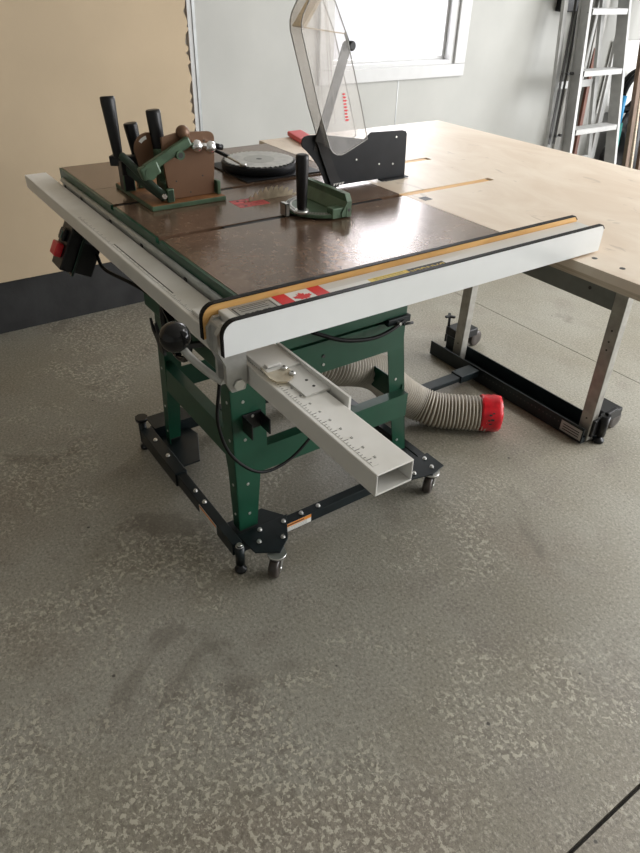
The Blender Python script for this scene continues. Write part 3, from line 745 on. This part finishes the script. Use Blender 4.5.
def side_caster(x, y, ang, knob):
    mb = MB(); mb.box(x-0.05, x+0.04, y, y+0.11, 0.068, 0.105, M_black, 0.004)
    mb.box(x-0.05, x-0.042, y, y+0.10, 0.03, 0.068, M_black, 0.002)
    mb.cyl((x-0.045, y+0.01, 0.105), (x-0.045, y+0.01, 0.145), 0.006, m=M_black)
    for k in range(3):
        a = k*2.1+0.4; mb.bar((x-0.045, y+0.01, 0.15), (x-0.045+0.024*math.cos(a), y+0.01+0.024*math.sin(a), 0.152), 0.012, 0.010, M_black, bev=0.002)
    o = mb.build('caster_bracket', None, base)
    w = MB(); d = Vector((math.cos(ang), math.sin(ang), 0)); c = Vector((x+0.005, y+0.135, 0.036))
    w.lathe(c-d*0.014, d, [(0, 0.018), (0.001, 0.032), (0.004, 0.036), (0.024, 0.036), (0.027, 0.032), (0.028, 0.018)], M_tyre, 28)
    w.build('caster_wheel', None, o)
side_caster(0.245, EY+0.101, 0.1, True)
mb = MB(); mb.box(1.0155, 1.03, EY+0.03, EY+0.085, 0.03, 0.10, M_black, 0.003); mb.box(0.945, 1.03, EY+0.1005, EY+0.19, 0.068, 0.105, M_black, 0.004)
mb.cyl((1.036, EY+0.075, 0.03), (1.036, EY+0.075, 0.115), 0.017, m=M_black); mb.bar((1.036, EY+0.075, 0.12), (1.036, EY+0.13, 0.125), 0.016, 0.012, M_black, bev=0.003)
mb.lathe((1.036, EY+0.075, 0), (0, 0, 1), [(0, 0.016), (0.004, 0.020), (0.013, 0.020), (0.018, 0.009), (0.03, 0.009)], M_black, 20)
o = mb.build('caster_bracket', None, base)
w = MB(); w.lathe((0.985, EY+0.20, 0.036), (1, 0, 0), [(0, 0.018), (0.001, 0.032), (0.004, 0.036), (0.024, 0.036), (0.027, 0.032), (0.028, 0.018)], M_tyre, 28); w.build('caster_wheel', None, o)

# ------------------------------------------------------------------ outfeed table
out = thing('outfeed_table', 'broad pale plywood outfeed table on steel legs behind the saw', 'table', (0.65, 1.2, 0.03))
PX0, PX1, PY0, PY1, PT = -0.05, 1.62, D+0.002, 1.514, 0.019
mb = MB()
# top with two routed slots; strips of plywood around them
def plypiece(x0, x1, y0, y1): mb.box(x0, x1, y0, y1, H-PT, H, M_ply)
sw = 0.0135; e0, e1 = 1.034, 1.023
plypiece(PX0, S0-sw, PY0, PY1); plypiece(S0-sw, S0+sw, e0, PY1); plypiece(S0+sw, S1-sw, PY0, PY1)
plypiece(S1-sw, S1+sw, e1, PY1); plypiece(S1+sw, PX1, PY0, PY1)
mb.box(PX0+0.001, PX1-0.001, PY0+0.0005, PY1-0.001, H-PT-0.012, H-PT+0.0005, M_plyedge)
top = mb.build('table_top', None, out)
for s_, e_ in ((S0, e0), (S1, e1)):
    mb = MB()
    mb.box(s_-sw+0.0005, s_+sw-0.0005, PY0, e_-0.012, H-PT+0.001, H-0.002, M_orange)
    mb.box(s_-sw+0.0005, s_+sw-0.0005, e_-0.012, e_-0.001, H-PT+0.001, H-0.010, M_ink)
    sl = mb.build('miter_slot', None, out); sl['label'] = 'orange routed slot bottom'
MB().box(0.745, 0.772, D+0.02, D+0.045, H, H+0.0006, M_ink).build('notch', None, out)
for x, y in ((1.268, 0.735), (1.335, 0.735)): MB().cyl((x, y, H-0.0005), (x, y, H+0.0005), 0.006, m=M_ink, seg=14).build('screw_hole', None, out)
for p0, p1 in (((0.335, 1.425), (0.352, 1.425)), ((0.998, 1.412), (0.985, 1.412))):
    mb = MB(); mb.bar((p0[0], p0[1], 0.0115), (p1[0], p1[1], H-PT-0.0125), 0.034, 0.046, M_leg, up=(1, 0, 0), bev=0.002)
    for z in (0.10, 0.37, 0.40, 0.44): 
        xx = p0[0]+(p1[0]-p0[0])*(z/0.87); mb.cyl((xx, p0[1]-0.0165, z), (xx, p0[1]-0.018, z), 0.0035, m=M_ink, seg=10)
    mb.build('leg', None, out)
mb = MB(); mb.box(0.37, 0.965, 1.40, 1.425, 0.50, 0.585, M_beam, 0.002)
for x in (0.87, 0.55): mb.cyl((x, 1.4, 0.545), (x, 1.3985, 0.545), 0.006, m=M_ink, seg=12)
mb.build('cross_beam', None, out)
# ------------------------------------------------------------------ dust hose
hose = thing('dust_hose', 'ribbed tan dust collection hose curving over the floor beneath the saw', 'hose', (0.65, 1.0, 0))
hp = spline([(0.56, 0.34, 0.42), (0.578, 0.46, 0.405), (0.585, 0.58, 0.36), (0.573, 0.70, 0.31), (0.560, 0.79, 0.25), (0.555, 0.87, 0.165), (0.575, 0.95, 0.095), (0.632, 1.008, 0.069), (0.698, 1.085, 0.0665), (0.753, 1.155, 0.0665)], 60)
# resample by arc length
acc = [0.0]
for a, b in zip(hp[:-1], hp[1:]): acc.append(acc[-1]+(b-a).length)
def at_len(s_):
    for i in range(1, len(acc)):
        if acc[i] >= s_: t = (s_-acc[i-1])/max(acc[i]-acc[i-1], 1e-9); return hp[i-1].lerp(hp[i], t)
    return hp[-1]
pitch = 0.0125; n = int(acc[-1]/pitch); pts = []; rr = []; ms = []
for k in range(n):
    for fr_, r_, mm in ((0, 0.0605, M_hose), (0.42, 0.0605, M_hose), (0.52, 0.0655, M_hoserib), (0.78, 0.0655, M_hoserib), (0.9, 0.0605, M_hose)):
        pts.append(at_len((k+fr_)*pitch)); rr.append(r_); ms.append(M_hoserib if mm is M_hoserib or fr_ == 0.42 else M_hose)
MB().tube(pts, rr, None, 28, True, mats=ms).build('hose_body', None, hose)
mb = MB(); a = Vector((0.736, 1.132, 0.0705)); d = (Vector((0.753, 1.155, 0.0625))-Vector((0.698, 1.085, 0.0625))).normalized()
seg = 32; rings = []
for j, (t, r_) in enumerate(((0, 0.067), (0.006, 0.0695), (0.016, 0.0675), (0.026, 0.0695), (0.037, 0.0675), (0.048, 0.0695), (0.060, 0.068), (0.070, 0.067), (0.073, 0.058))):
    rings.append([mb.bm.verts.new(a+d*(t+random.uniform(-0.0025, 0.0025))+ (r_+random.uniform(-0.0038, 0))*(math.cos(2*math.pi*k/seg)*Vector((-d.y, d.x, 0))+math.sin(2*math.pi*k/seg)*Vector((0, 0, 1)))) for k in range(seg)])
for i in range(len(rings)-1):
    mb.faces([mb.bm.faces.new((rings[i][k], rings[i][(k+1) % seg], rings[i+1][(k+1) % seg], rings[i+1][k])) for k in range(seg)], M_red, True)
mb.faces([mb.bm.faces.new(rings[0][::-1]), mb.bm.faces.new(rings[-1])], M_red)
o = mb.build('tape_cap', None, hose); o['label'] = 'crumpled red tape over the hose end'
sn = Vector((-d.y, d.x, 0))
mb = MB()
for u, v, w_, h_ in ((0.028, 0.45, 0.010, 0.006), (0.036, 0.2, 0.012, 0.007), (0.024, 0.15, 0.008, 0.005), (0.038, 0.55, 0.008, 0.004), (0.030, -0.05, 0.010, 0.004)):
    c = a+d*u - sn*0.0690*math.cos(v)+Vector((0, 0, 0.0690*math.sin(v)))
    nn = (-sn*math.cos(v)+Vector((0, 0, math.sin(v))))
    if nn.dot(Vector((1, -1, 0.5))) < 0: c = a+d*u + sn*0.0690*math.cos(v)+Vector((0, 0, 0.0690*math.sin(v))); nn = (sn*math.cos(v)+Vector((0, 0, math.sin(v))))
    mb.bar(c-d*w_/2, c+d*w_/2, h_, 0.002, M_ink, up=nn)
mb.build('dark_print', None, o)

# ------------------------------------------------------------------ miter gauge
mg = thing('miter_gauge', 'green miter gauge with black handle sitting in the right table slot', 'miter gauge', (0.70, 0.40, H))
mb = MB()
gz = H+0.0005
pts = [(0.700+0.088*math.cos(a), 0.425-0.088*math.sin(a)) for a in [math.pi*k/18 for k in range(19)]]
mb.prism([(x, y, gz+0.004) for x, y in pts], (0, 0, 0.008), M_lgreen)
pr_ = mb.build('protractor', None, mg, bevel=0.0015)
mb = MB()
for a, b, r1, r2 in ((0.0, math.pi, 0.070, 0.0845),):
    q = [math.pi*k/24 for k in range(25)]
    ring = [(0.70+r1*math.cos(t), 0.425-r1*math.sin(t)) for t in q]+[(0.70+r2*math.cos(t), 0.425-r2*math.sin(t)) for t in reversed(q)]
    mb.prism([(x, y, gz+0.012) for x, y in ring], (0, 0, 0.001), M_steel)
for k in range(1, 36):
    t = math.pi*k/36; c, s_ = math.cos(t), math.sin(t)
    mb.bar((0.70+0.074*c, 0.425-0.074*s_, gz+0.0133), (0.70+0.083*c, 0.425-0.083*s_, gz+0.0133), 0.0009, 0.0006, M_ink)
mb.build('degree_scale', None, mg)
mb = MB()
mb.prism([(0.595, 0.440, gz+0.002), (0.788, 0.440, gz+0.002), (0.788, 0.440, gz+0.038), (0.778, 0.440, gz+0.054), (0.607, 0.440, gz+0.052), (0.595, 0.440, gz+0.036)], (0, 0.014, 0), M_lgreen)
mb.prism([(0.620, 0.425, gz+0.004), (0.790, 0.425, gz+0.004), (0.790, 0.440, gz+0.028), (0.620, 0.440, gz+0.028)], (0, 0.0, 0.010), M_lgreen)
mb.box(0.762, 0.787, 0.40, 0.441, gz+0.002, gz+0.026, M_lgreen, 0.002); mb.cyl((0.7882, 0.4475, gz+0.018), (0.7888, 0.4475, gz+0.018), 0.004, m=M_ink, seg=12)
mb.build('gauge_head', None, mg, bevel=0.002)
mb = MB(); mb.box(S1-0.0085, S1+0.0085, 0.16, 0.62, H-0.0095, H-0.0015, M_splitter, 0.0008); mb.build('guide_bar', None, mg)
mb = MB(); mb.lathe((0.735, 0.348, gz+0.013), (0, 0, 1), [(0, 0.008), (0.008, 0.010), (0.012, 0.0115), (0.12, 0.0155), (0.128, 0.0145), (0.130, 0.010)], M_black, 24); mb.build('handle', None, mg)
mb = MB(); mb.cyl((0.735, 0.348, gz+0.0125), (0.735, 0.348, gz+0.020), 0.016, m=M_bolt, seg=24)
mb.box(0.686, 0.712, 0.318, 0.330, gz+0.0005, gz+0.03, M_blackmetal, 0.002); mb.bar((0.700, 0.334, gz+0.018), (0.735, 0.330, gz+0.016), 0.004, 0.004, M_bolt)
mb.build('stop_flag', None, mg)

# ------------------------------------------------------------------ tenoning jig
tj = thing('tenoning_jig', 'green and brown tenoning jig with three black handles, on the left slot', 'tenoning jig', (0.40, 0.16, H))
bz = H+0.0005
mb = MB(); mb.box(0.275, 0.520, 0.066, 0.262, bz, bz+0.011, M_lgreen, 0.0015); mb.box(0.277, 0.518, 0.068, 0.260, bz+0.011, bz+0.0118, M_rust)
mb.build('jig_base', None, tj)
mb = MB(); mb.box(S0-0.0085, S0+0.0085, 0.02, 0.33, H-0.0095, H-0.0015, M_splitter); mb.build('guide_bar', None, tj)
# brown upright plate
pp = []
PY_ = [(0.118, 0.918), (0.245, 0.918), (0.253, 1.052)]
for k in range(6): a = math.pi/2*k/5; pp.append((0.237+0.016*math.cos(a), 1.052+0.016*math.sin(a)))
plate_pts = [(0.125, 0.914), (0.243, 0.914), (0.2525, 1.03)]+[(0.2365+0.016*math.cos(math.pi/2*k/5), 1.045+0.014*math.sin(math.pi/2*k/5)) for k in range(6)]+[(0.16, 1.063), (0.118, 1.055), (0.118, 0.99)]
mb = MB(); mb.prism([(0.484, y, z) for y, z in plate_pts], (0.008, 0, 0), M_brown)
for y, z in ((0.145, 0.955), (0.215, 0.96), (0.18, 0.925), (0.225, 1.04), (0.15, 1.035)): mb.cyl((0.4915, y, z), (0.4925, y, z), 0.0022, m=M_ink, seg=10)
bp_ = mb.build('face_plate', None, tj, bevel=0.001); bp_['label'] = 'brown upright plate'
mb = MB(); mb.box(0.450, 0.4835, 0.118, 0.252, bz+0.012, bz+0.050, M_lgreen, 0.003); mb.box(0.4835, 0.502, 0.248, 0.258, bz+0.012, bz+0.045, M_lgreen, 0.002)
mb.bar((0.44, 0.13, bz+0.02), (0.44, 0.13, bz+0.12), 0.02, 0.03, M_lgreen, bev=0.003); mb.build('casting', None, tj)
# slotted quadrant
qd = []
for k in range(13):
    a = math.radians(60+k*10); qd.append((0.112+0.038*math.cos(a), 1.018+0.038*math.sin(a)))
mb = MB(); qi = [(0.112+0.024*math.cos(math.radians(100+k*8)), 1.018+0.024*math.sin(math.radians(100+k*8))) for k in range(6)]
qo = [(0.112+0.032*math.cos(math.radians(140-k*8)), 1.018+0.032*math.sin(math.radians(140-k*8))) for k in range(6)]
outer = [(0.42, y, z) for y, z in qd]+[(0.42, 0.085, 0.96), (0.42, 0.145, 0.96)]
mb.prism(outer, (0.005, 0, 0), M_brown); mb.prism([(0.4252, y, z) for y, z in qi+qo], (0.0005, 0, 0), M_paper)
mb.build('quadrant', None, tj)
# sloping green clamp arm across the plate
mb = MB()
mb.bar((0.512, 0.062, 0.995), (0.512, 0.178, 1.048), 0.018, 0.022, M_lgreen, up=(0, 0, 1), bev=0.004)
mb.bar((0.512, 0.050, 0.985), (0.512, 0.095, 1.0), 0.022, 0.030, M_lgreen, up=(0, 0, 1), bev=0.005)
mb.cyl((0.500, 0.148, 1.020), (0.525, 0.148, 1.020), 0.0105, m=M_lgreen, seg=20); mb.cyl((0.525, 0.148, 1.020), (0.5255, 0.148, 1.020), 0.006, m=M_ink, seg=16)
mb.cyl((0.498, 0.072, 0.988), (0.524, 0.072, 0.988), 0.014, m=M_lgreen, seg=24)
mb.build('clamp_arm', None, tj)
mb = MB(); mb.sphere((0.492, 0.172, 1.062), 0.0165, M_brown, (1, 1, 1)); mb.build('brown_knob', None, tj)
mb = MB()
for y, z in ((0.195, 1.034), (0.230, 1.028)):
    mb.sphere((0.513, y, z), 0.0150, M_chrome, (0.9, 1, 1))
mb.cyl((0.513, 0.195, 1.036), (0.513, 0.24, 1.030), 0.0065, m=M_chrome, seg=16); mb.cyl((0.513, 0.24, 1.03), (0.513, 0.262, 1.025), 0.007, m=M_black, seg=16)
mb.build('clamp_screw', None, tj)
# lower sloping arm and wedge in front of the plate
mb = MB()
mb.bar((0.400, 0.048, 1.008), (0.514, 0.104, 0.925), 0.014, 0.017, M_dgreen, up=(0, 0, 1), bev=0.004)
mb.bar((0.385, 0.056, 0.980), (0.500, 0.110, 0.922), 0.018, 0.02, M_black, up=(0, 0, 1), bev=0.003)
mb.bar((0.508, 0.119, bz+0.0125), (0.508, 0.119, 0.945), 0.012, 0.018, M_lgreen, up=(0, 1, 0), bev=0.003)
mb.cyl((0.514, 0.100, 0.932), (0.522, 0.100, 0.932), 0.006, m=M_chrome, seg=16)
mb.build('fine_adjust_arm', None, tj)
mb = MB(); mb.bar((0.345, 0.040, 0.985), (0.42, 0.135, 0.990), 0.022, 0.024, M_black, up=(0, 0, 1), bev=0.003)
mb.bar((0.36, 0.07, bz+0.012), (0.36, 0.07, 0.98), 0.03, 0.03, M_lgreen, up=(1, 0, 0), bev=0.003)
mb.box(0.385, 0.405, 0.045, 0.068, 0.960, 0.992, M_black, 0.002)
mb.build('pivot_block', None, tj)
def taper(p, q, r0, r1, name='handle'):
    p, q = Vector(p), Vector(q); d = q-p; L = d.length
    return MB().lathe(p, d, [(0, r0*0.9), (0.004, r0), (L*0.92, r1), (L*0.985, r1*0.97), (L, r1*0.8)], M_black, 24).build(name, None, tj)
taper((0.37, 0.052, 0.995), (0.352, 0.051, 1.128), 0.0115, 0.0175)
taper((0.352, 0.108, 0.990), (0.348, 0.100, 1.066), 0.0140, 0.0170)
taper((0.430, 0.137, 0.990), (0.422, 0.132, 1.104), 0.0150, 0.0175)
mb = MB(); mb.bar((0.352, 0.108, bz+0.0125), (0.352, 0.108, 0.990), 0.02, 0.02, M_lgreen, up=(1, 0, 0), bev=0.003); mb.build('handle_post', None, tj)
mb = MB(); mb.bar((0.430, 0.137, bz+0.0125), (0.430, 0.137, 0.990), 0.016, 0.016, M_black, up=(1, 0, 0), bev=0.003)
mb.build('handle_post', None, tj)

# ------------------------------------------------------------------ loose blade, tray, plate, small tools on the far wing
mb = MB(); mb.box(0.172, 0.405, 0.385, 0.632, H+0.0003, H+0.004, M_splitter, 0.001)
tag(mb.build('black_plate'), 'thin black square plate lying flat beneath the round black tray', 'plate')
bc = (0.292, 0.490)
mb = MB(); mb.lathe((bc[0], bc[1], H+0.0043), (0, 0, 1), [(0, 0.104), (0.004, 0.108), (0.020, 0.109), (0.023, 0.107), (0.023, 0.100), (0.019, 0.098), (0.019, 0.001)], M_splitter, 48)
tag(mb.build('round_tray'), 'round black tray holding the loose circular saw blade', 'tray')
cb_ = thing('circular_saw_blade', 'loose shiny circular saw blade resting on the round black tray', 'saw blade', (bc[0], bc[1], H+0.028))
mb = MB(); mb.prism(blade_pts((bc[0], bc[1], H+0.0276), 0.102, 40, 'z', 0.009), (0, 0, 0.0022), M_steel)
mb.cyl((bc[0], bc[1], H+0.0298), (bc[0], bc[1], H+0.0300), 0.045, m=M_greylabel, seg=36); mb.cyl((bc[0], bc[1], H+0.0300), (bc[0], bc[1], H+0.0302), 0.0085, m=M_ink, seg=20)
mb.build('blade_disc', None, cb_)
tl = thing('clamp_wrench', 'small steel lever wrench leaning on the edge of the round tray', 'wrench', (0.33, 0.39, H+0.01))
mb = MB(); mb.bar((0.352, 0.405, H+0.036), (0.292, 0.392, H+0.046), 0.012, 0.006, M_steel, bev=0.002); mb.cyl((0.352, 0.405, H+0.0303), (0.352, 0.405, H+0.040), 0.010, m=M_steel, seg=20); mb.build('wrench_head', None, tl)
mb = MB(); mb.bar((0.292, 0.392, H+0.046), (0.255, 0.370, H+0.058), 0.009, 0.009, M_black, bev=0.002); mb.build('wrench_grip', None, tl)
ps = MB(); ps.prism([(-0.12, 0.815, H+0.0105), (0.052, 0.775, H+0.0105), (0.052, 0.835, H+0.0105), (-0.12, 0.875, H+0.0105)], (0, 0, 0.016), M_redpl)
o = ps.build('push_block', None, None, bevel=0.004); tag(o, 'flat red plastic push block lying behind the black splitter plate', 'push block')
for v in o.data.vertices: v.co.z -= 0.0095; v.co.x += 0.055; v.co.y -= 0.005

# ------------------------------------------------------------------ stepladder leaning on the wall
lad = thing('stepladder', 'folded aluminium stepladder leaning against the white wall', 'ladder', (-0.5, 3.35, 0))
def lx(z): return -0.50-0.20*z
def lyL(z): return 3.10+0.115*z
def lyR(z): return 3.60-0.005*z
for f_ in (lyL, lyR):
    mb = MB(); sgn = 1 if f_ is lyL else -1
    a = (lx(0), f_(0), 0); b = (lx(1.85), f_(1.85), 1.85)
    mb.bar(a, b, 0.003, 0.075, M_alu, up=(1, 0, 0.2))
    for off_ in (0.037, -0.037):
        mb.bar((a[0]+off_, a[1]-sgn*0.010, a[2]), (b[0]+off_, b[1]-sgn*0.010, b[2]), 0.022, 0.003, M_alu, up=(1, 0, 0.2))
    for k in range(1, 6): mb.cyl((lx(0.305*k)+0.02, f_(0.305*k)-0.002, 0.305*k), (lx(0.305*k)+0.02, f_(0.305*k)+0.004, 0.305*k), 0.005, m=M_ink, seg=10)
    mb.build('side_rail', None, lad)
for k in range(1, 7):
    z = 0.305*k+0.02; x = lx(z); mb = MB(); yl, yr = lyL(z)+0.012, lyR(z)-0.012
    mb.box(x-0.045, x+0.042, yl, yr, z-0.003, z, M_alu); mb.box(x+0.039, x+0.042, yl, yr, z-0.028, z-0.003, M_alu); mb.box(x-0.045, x-0.042, yl, yr, z-0.02, z-0.003, M_alu)
    for j in range(5): mb.box(x-0.035+j*0.016, x-0.029+j*0.016, yl, yr, z, z+0.0015, M_alu)
    mb.build('step', None, lad)
    if k < 6:
        mb = MB()
        mb.bar((x+0.0, yl, z-0.075), (x+0.0, yl+0.06, z-0.01), 0.016, 0.003, M_alu, up=(0, 1, 0)); mb.build('step_brace', None, lad)
for yl, yr, dx in ((3.06, 3.20, -0.115), (3.52, 3.50, -0.115)):
    mb = MB(); mb.bar((lx(0)+dx, yl, 0), (lx(1.8)+dx*0.6, yr, 1.8), 0.024, 0.034, M_alu, up=(0, 1, 0), bev=0.003); mb.build('rear_rail', None, lad)
for z in (0.42, 0.85, 1.3):
    mb = MB(); yl = 3.06+(3.20-3.06)*z/1.8; mb.bar((lx(z)-0.10, yl, z), (lx(z)-0.10, 3.51, z), 0.006, 0.04, M_alu, up=(0, 0, 1)); mb.build('rear_brace', None, lad)
for y in (3.10, 3.06):
    mb = MB(); mb.bar((lx(0.55)-0.05, y-0.01, 0.55), (lx(1.35)-0.05, y+0.17, 1.35), 0.004, 0.018, M_armgrey, up=(0, 1, 0))
    for z in (0.60, 0.92): mb.cyl((lx(z)-0.03, y+0.0+0.22*(z-0.55), z), (lx(z)-0.01, y+0.22*(z-0.55), z), 0.008, m=M_ink, seg=12)
    mb.build('spreader', None, lad)

def lean(name, label, cat, y0, y1, x0, x1, L, w, t, m, group=None):
    """a stick or board standing on the floor and leaning on the wall"""
    a = Vector((x0, y0, 0.002+t*0.5)); b = Vector((x1, y1, L))
    o = MB().bar(a, b, w, t, m, up=(1, 0, 0.2), bev=min(w, t)*0.1).build(name)
    return tag(o, label, cat, group)
lean('grey_board', 'wide weathered grey board standing behind the ladder steps', 'board', 3.42, 3.50, -0.86, -0.942, 1.9, 0.10, 0.02, M_greywood)
lean('grey_board', 'narrower grey board behind the right half of the ladder', 'board', 3.62, 3.64, -0.86, -0.942, 1.9, 0.085, 0.02, M_greywood)
lean('wood_batten', 'red brown batten leaning between the ladder and the wall', 'batten', 3.52, 3.62, -0.78, -0.90, 1.02, 0.03, 0.02, M_redwood)
lean('white_strip', 'thin white strip leaning between grey boards behind ladder', 'strip', 3.40, 3.60, -0.79, -0.92, 1.75, 0.022, 0.008, M_whiteboard)
lean('metal_channel', 'pale metal channel leaning close against the right rail of the ladder', 'channel', 3.70, 3.84, -0.78, -0.925, 1.9, 0.045, 0.02, M_alu)
lean('wooden_stick', 'tall dark stick leaning right next to the teal tube', 'stick', 3.90, 3.90, -0.60, -0.88, 1.9, 0.04, 0.03, M_brownwood)
lean('wooden_stick', 'dark stick cut by the right edge of the photo, nearest the black bag', 'stick', 4.06, 4.08, -0.60, -0.90, 1.9, 0.03, 0.025, M_brownwood)
lean('wooden_stick', 'thin light brown stick leaning between the two dark sticks', 'stick', 3.98, 4.02, -0.60, -0.90, 1.6, 0.018, 0.018, M_plyedge)
tt_ = thing('teal_tube', 'upright teal tube with a blue top, standing right of the ladder', 'tube', (-0.68, 3.81, 0))
MB().cyl((-0.68, 3.81, 0.0), (-0.72, 3.81, 0.60), 0.026, m=M_teal).build('tube_body', None, tt_)
MB().cyl((-0.721, 3.81, 0.60), (-0.73, 3.81, 0.76), 0.016, m=M_blue).build('tube_cap', None, tt_)
bg = MB(); random.seed(3)
q = bmesh.ops.create_icosphere(bg.bm, subdivisions=4, radius=1.0)
for v in q['verts']:
    c = v.co.copy(); k = 1+0.07*math.sin(9*c.x+3*c.z)+0.05*math.sin(13*c.y+7*c.z)
    v.co = Vector((-0.80+0.10*c.x*k, 4.12+0.24*c.y*k, 0.33+0.33*c.z*min(k, 1.0)))
bg.faces(bg.bm.faces, M_bag, True)
tag(bg.build('black_bag'), 'bulky black bag against the wall behind the sticks', 'bag')
mb = MB(); n_ = 28
ring = [Vector((-0.86+0.02*math.sin(a*2*math.pi/n_), 4.06+0.12*math.cos(a*2*math.pi/n_), 0.76+0.12*math.sin(a*2*math.pi/n_))) for a in range(n_+1)]
mb.tube(ring, 0.018, M_rubber, 12, caps=False); mb.tube([p+Vector((0.037, 0, 0)) for p in ring], 0.018, M_rubber, 12, caps=False)
tag(mb.build('hose_coil'), 'coiled black hose above the black bag by the sticks', 'hose')
mb = MB(); mb.box(-0.945, -0.94, 3.86, 4.25, 0.62, 1.05, M_paper); tag(mb.build('white_sheet'), 'white sheet against the wall behind the leaning sticks', 'sheet')
mb = MB(); mb.box(WX+0.001, WX+0.06, 3.235, 3.50, 1.215, 1.42, M_black, 0.006)
tag(mb.build('wall_box'), 'black box mounted on the wall just left of the ladder top', 'box')
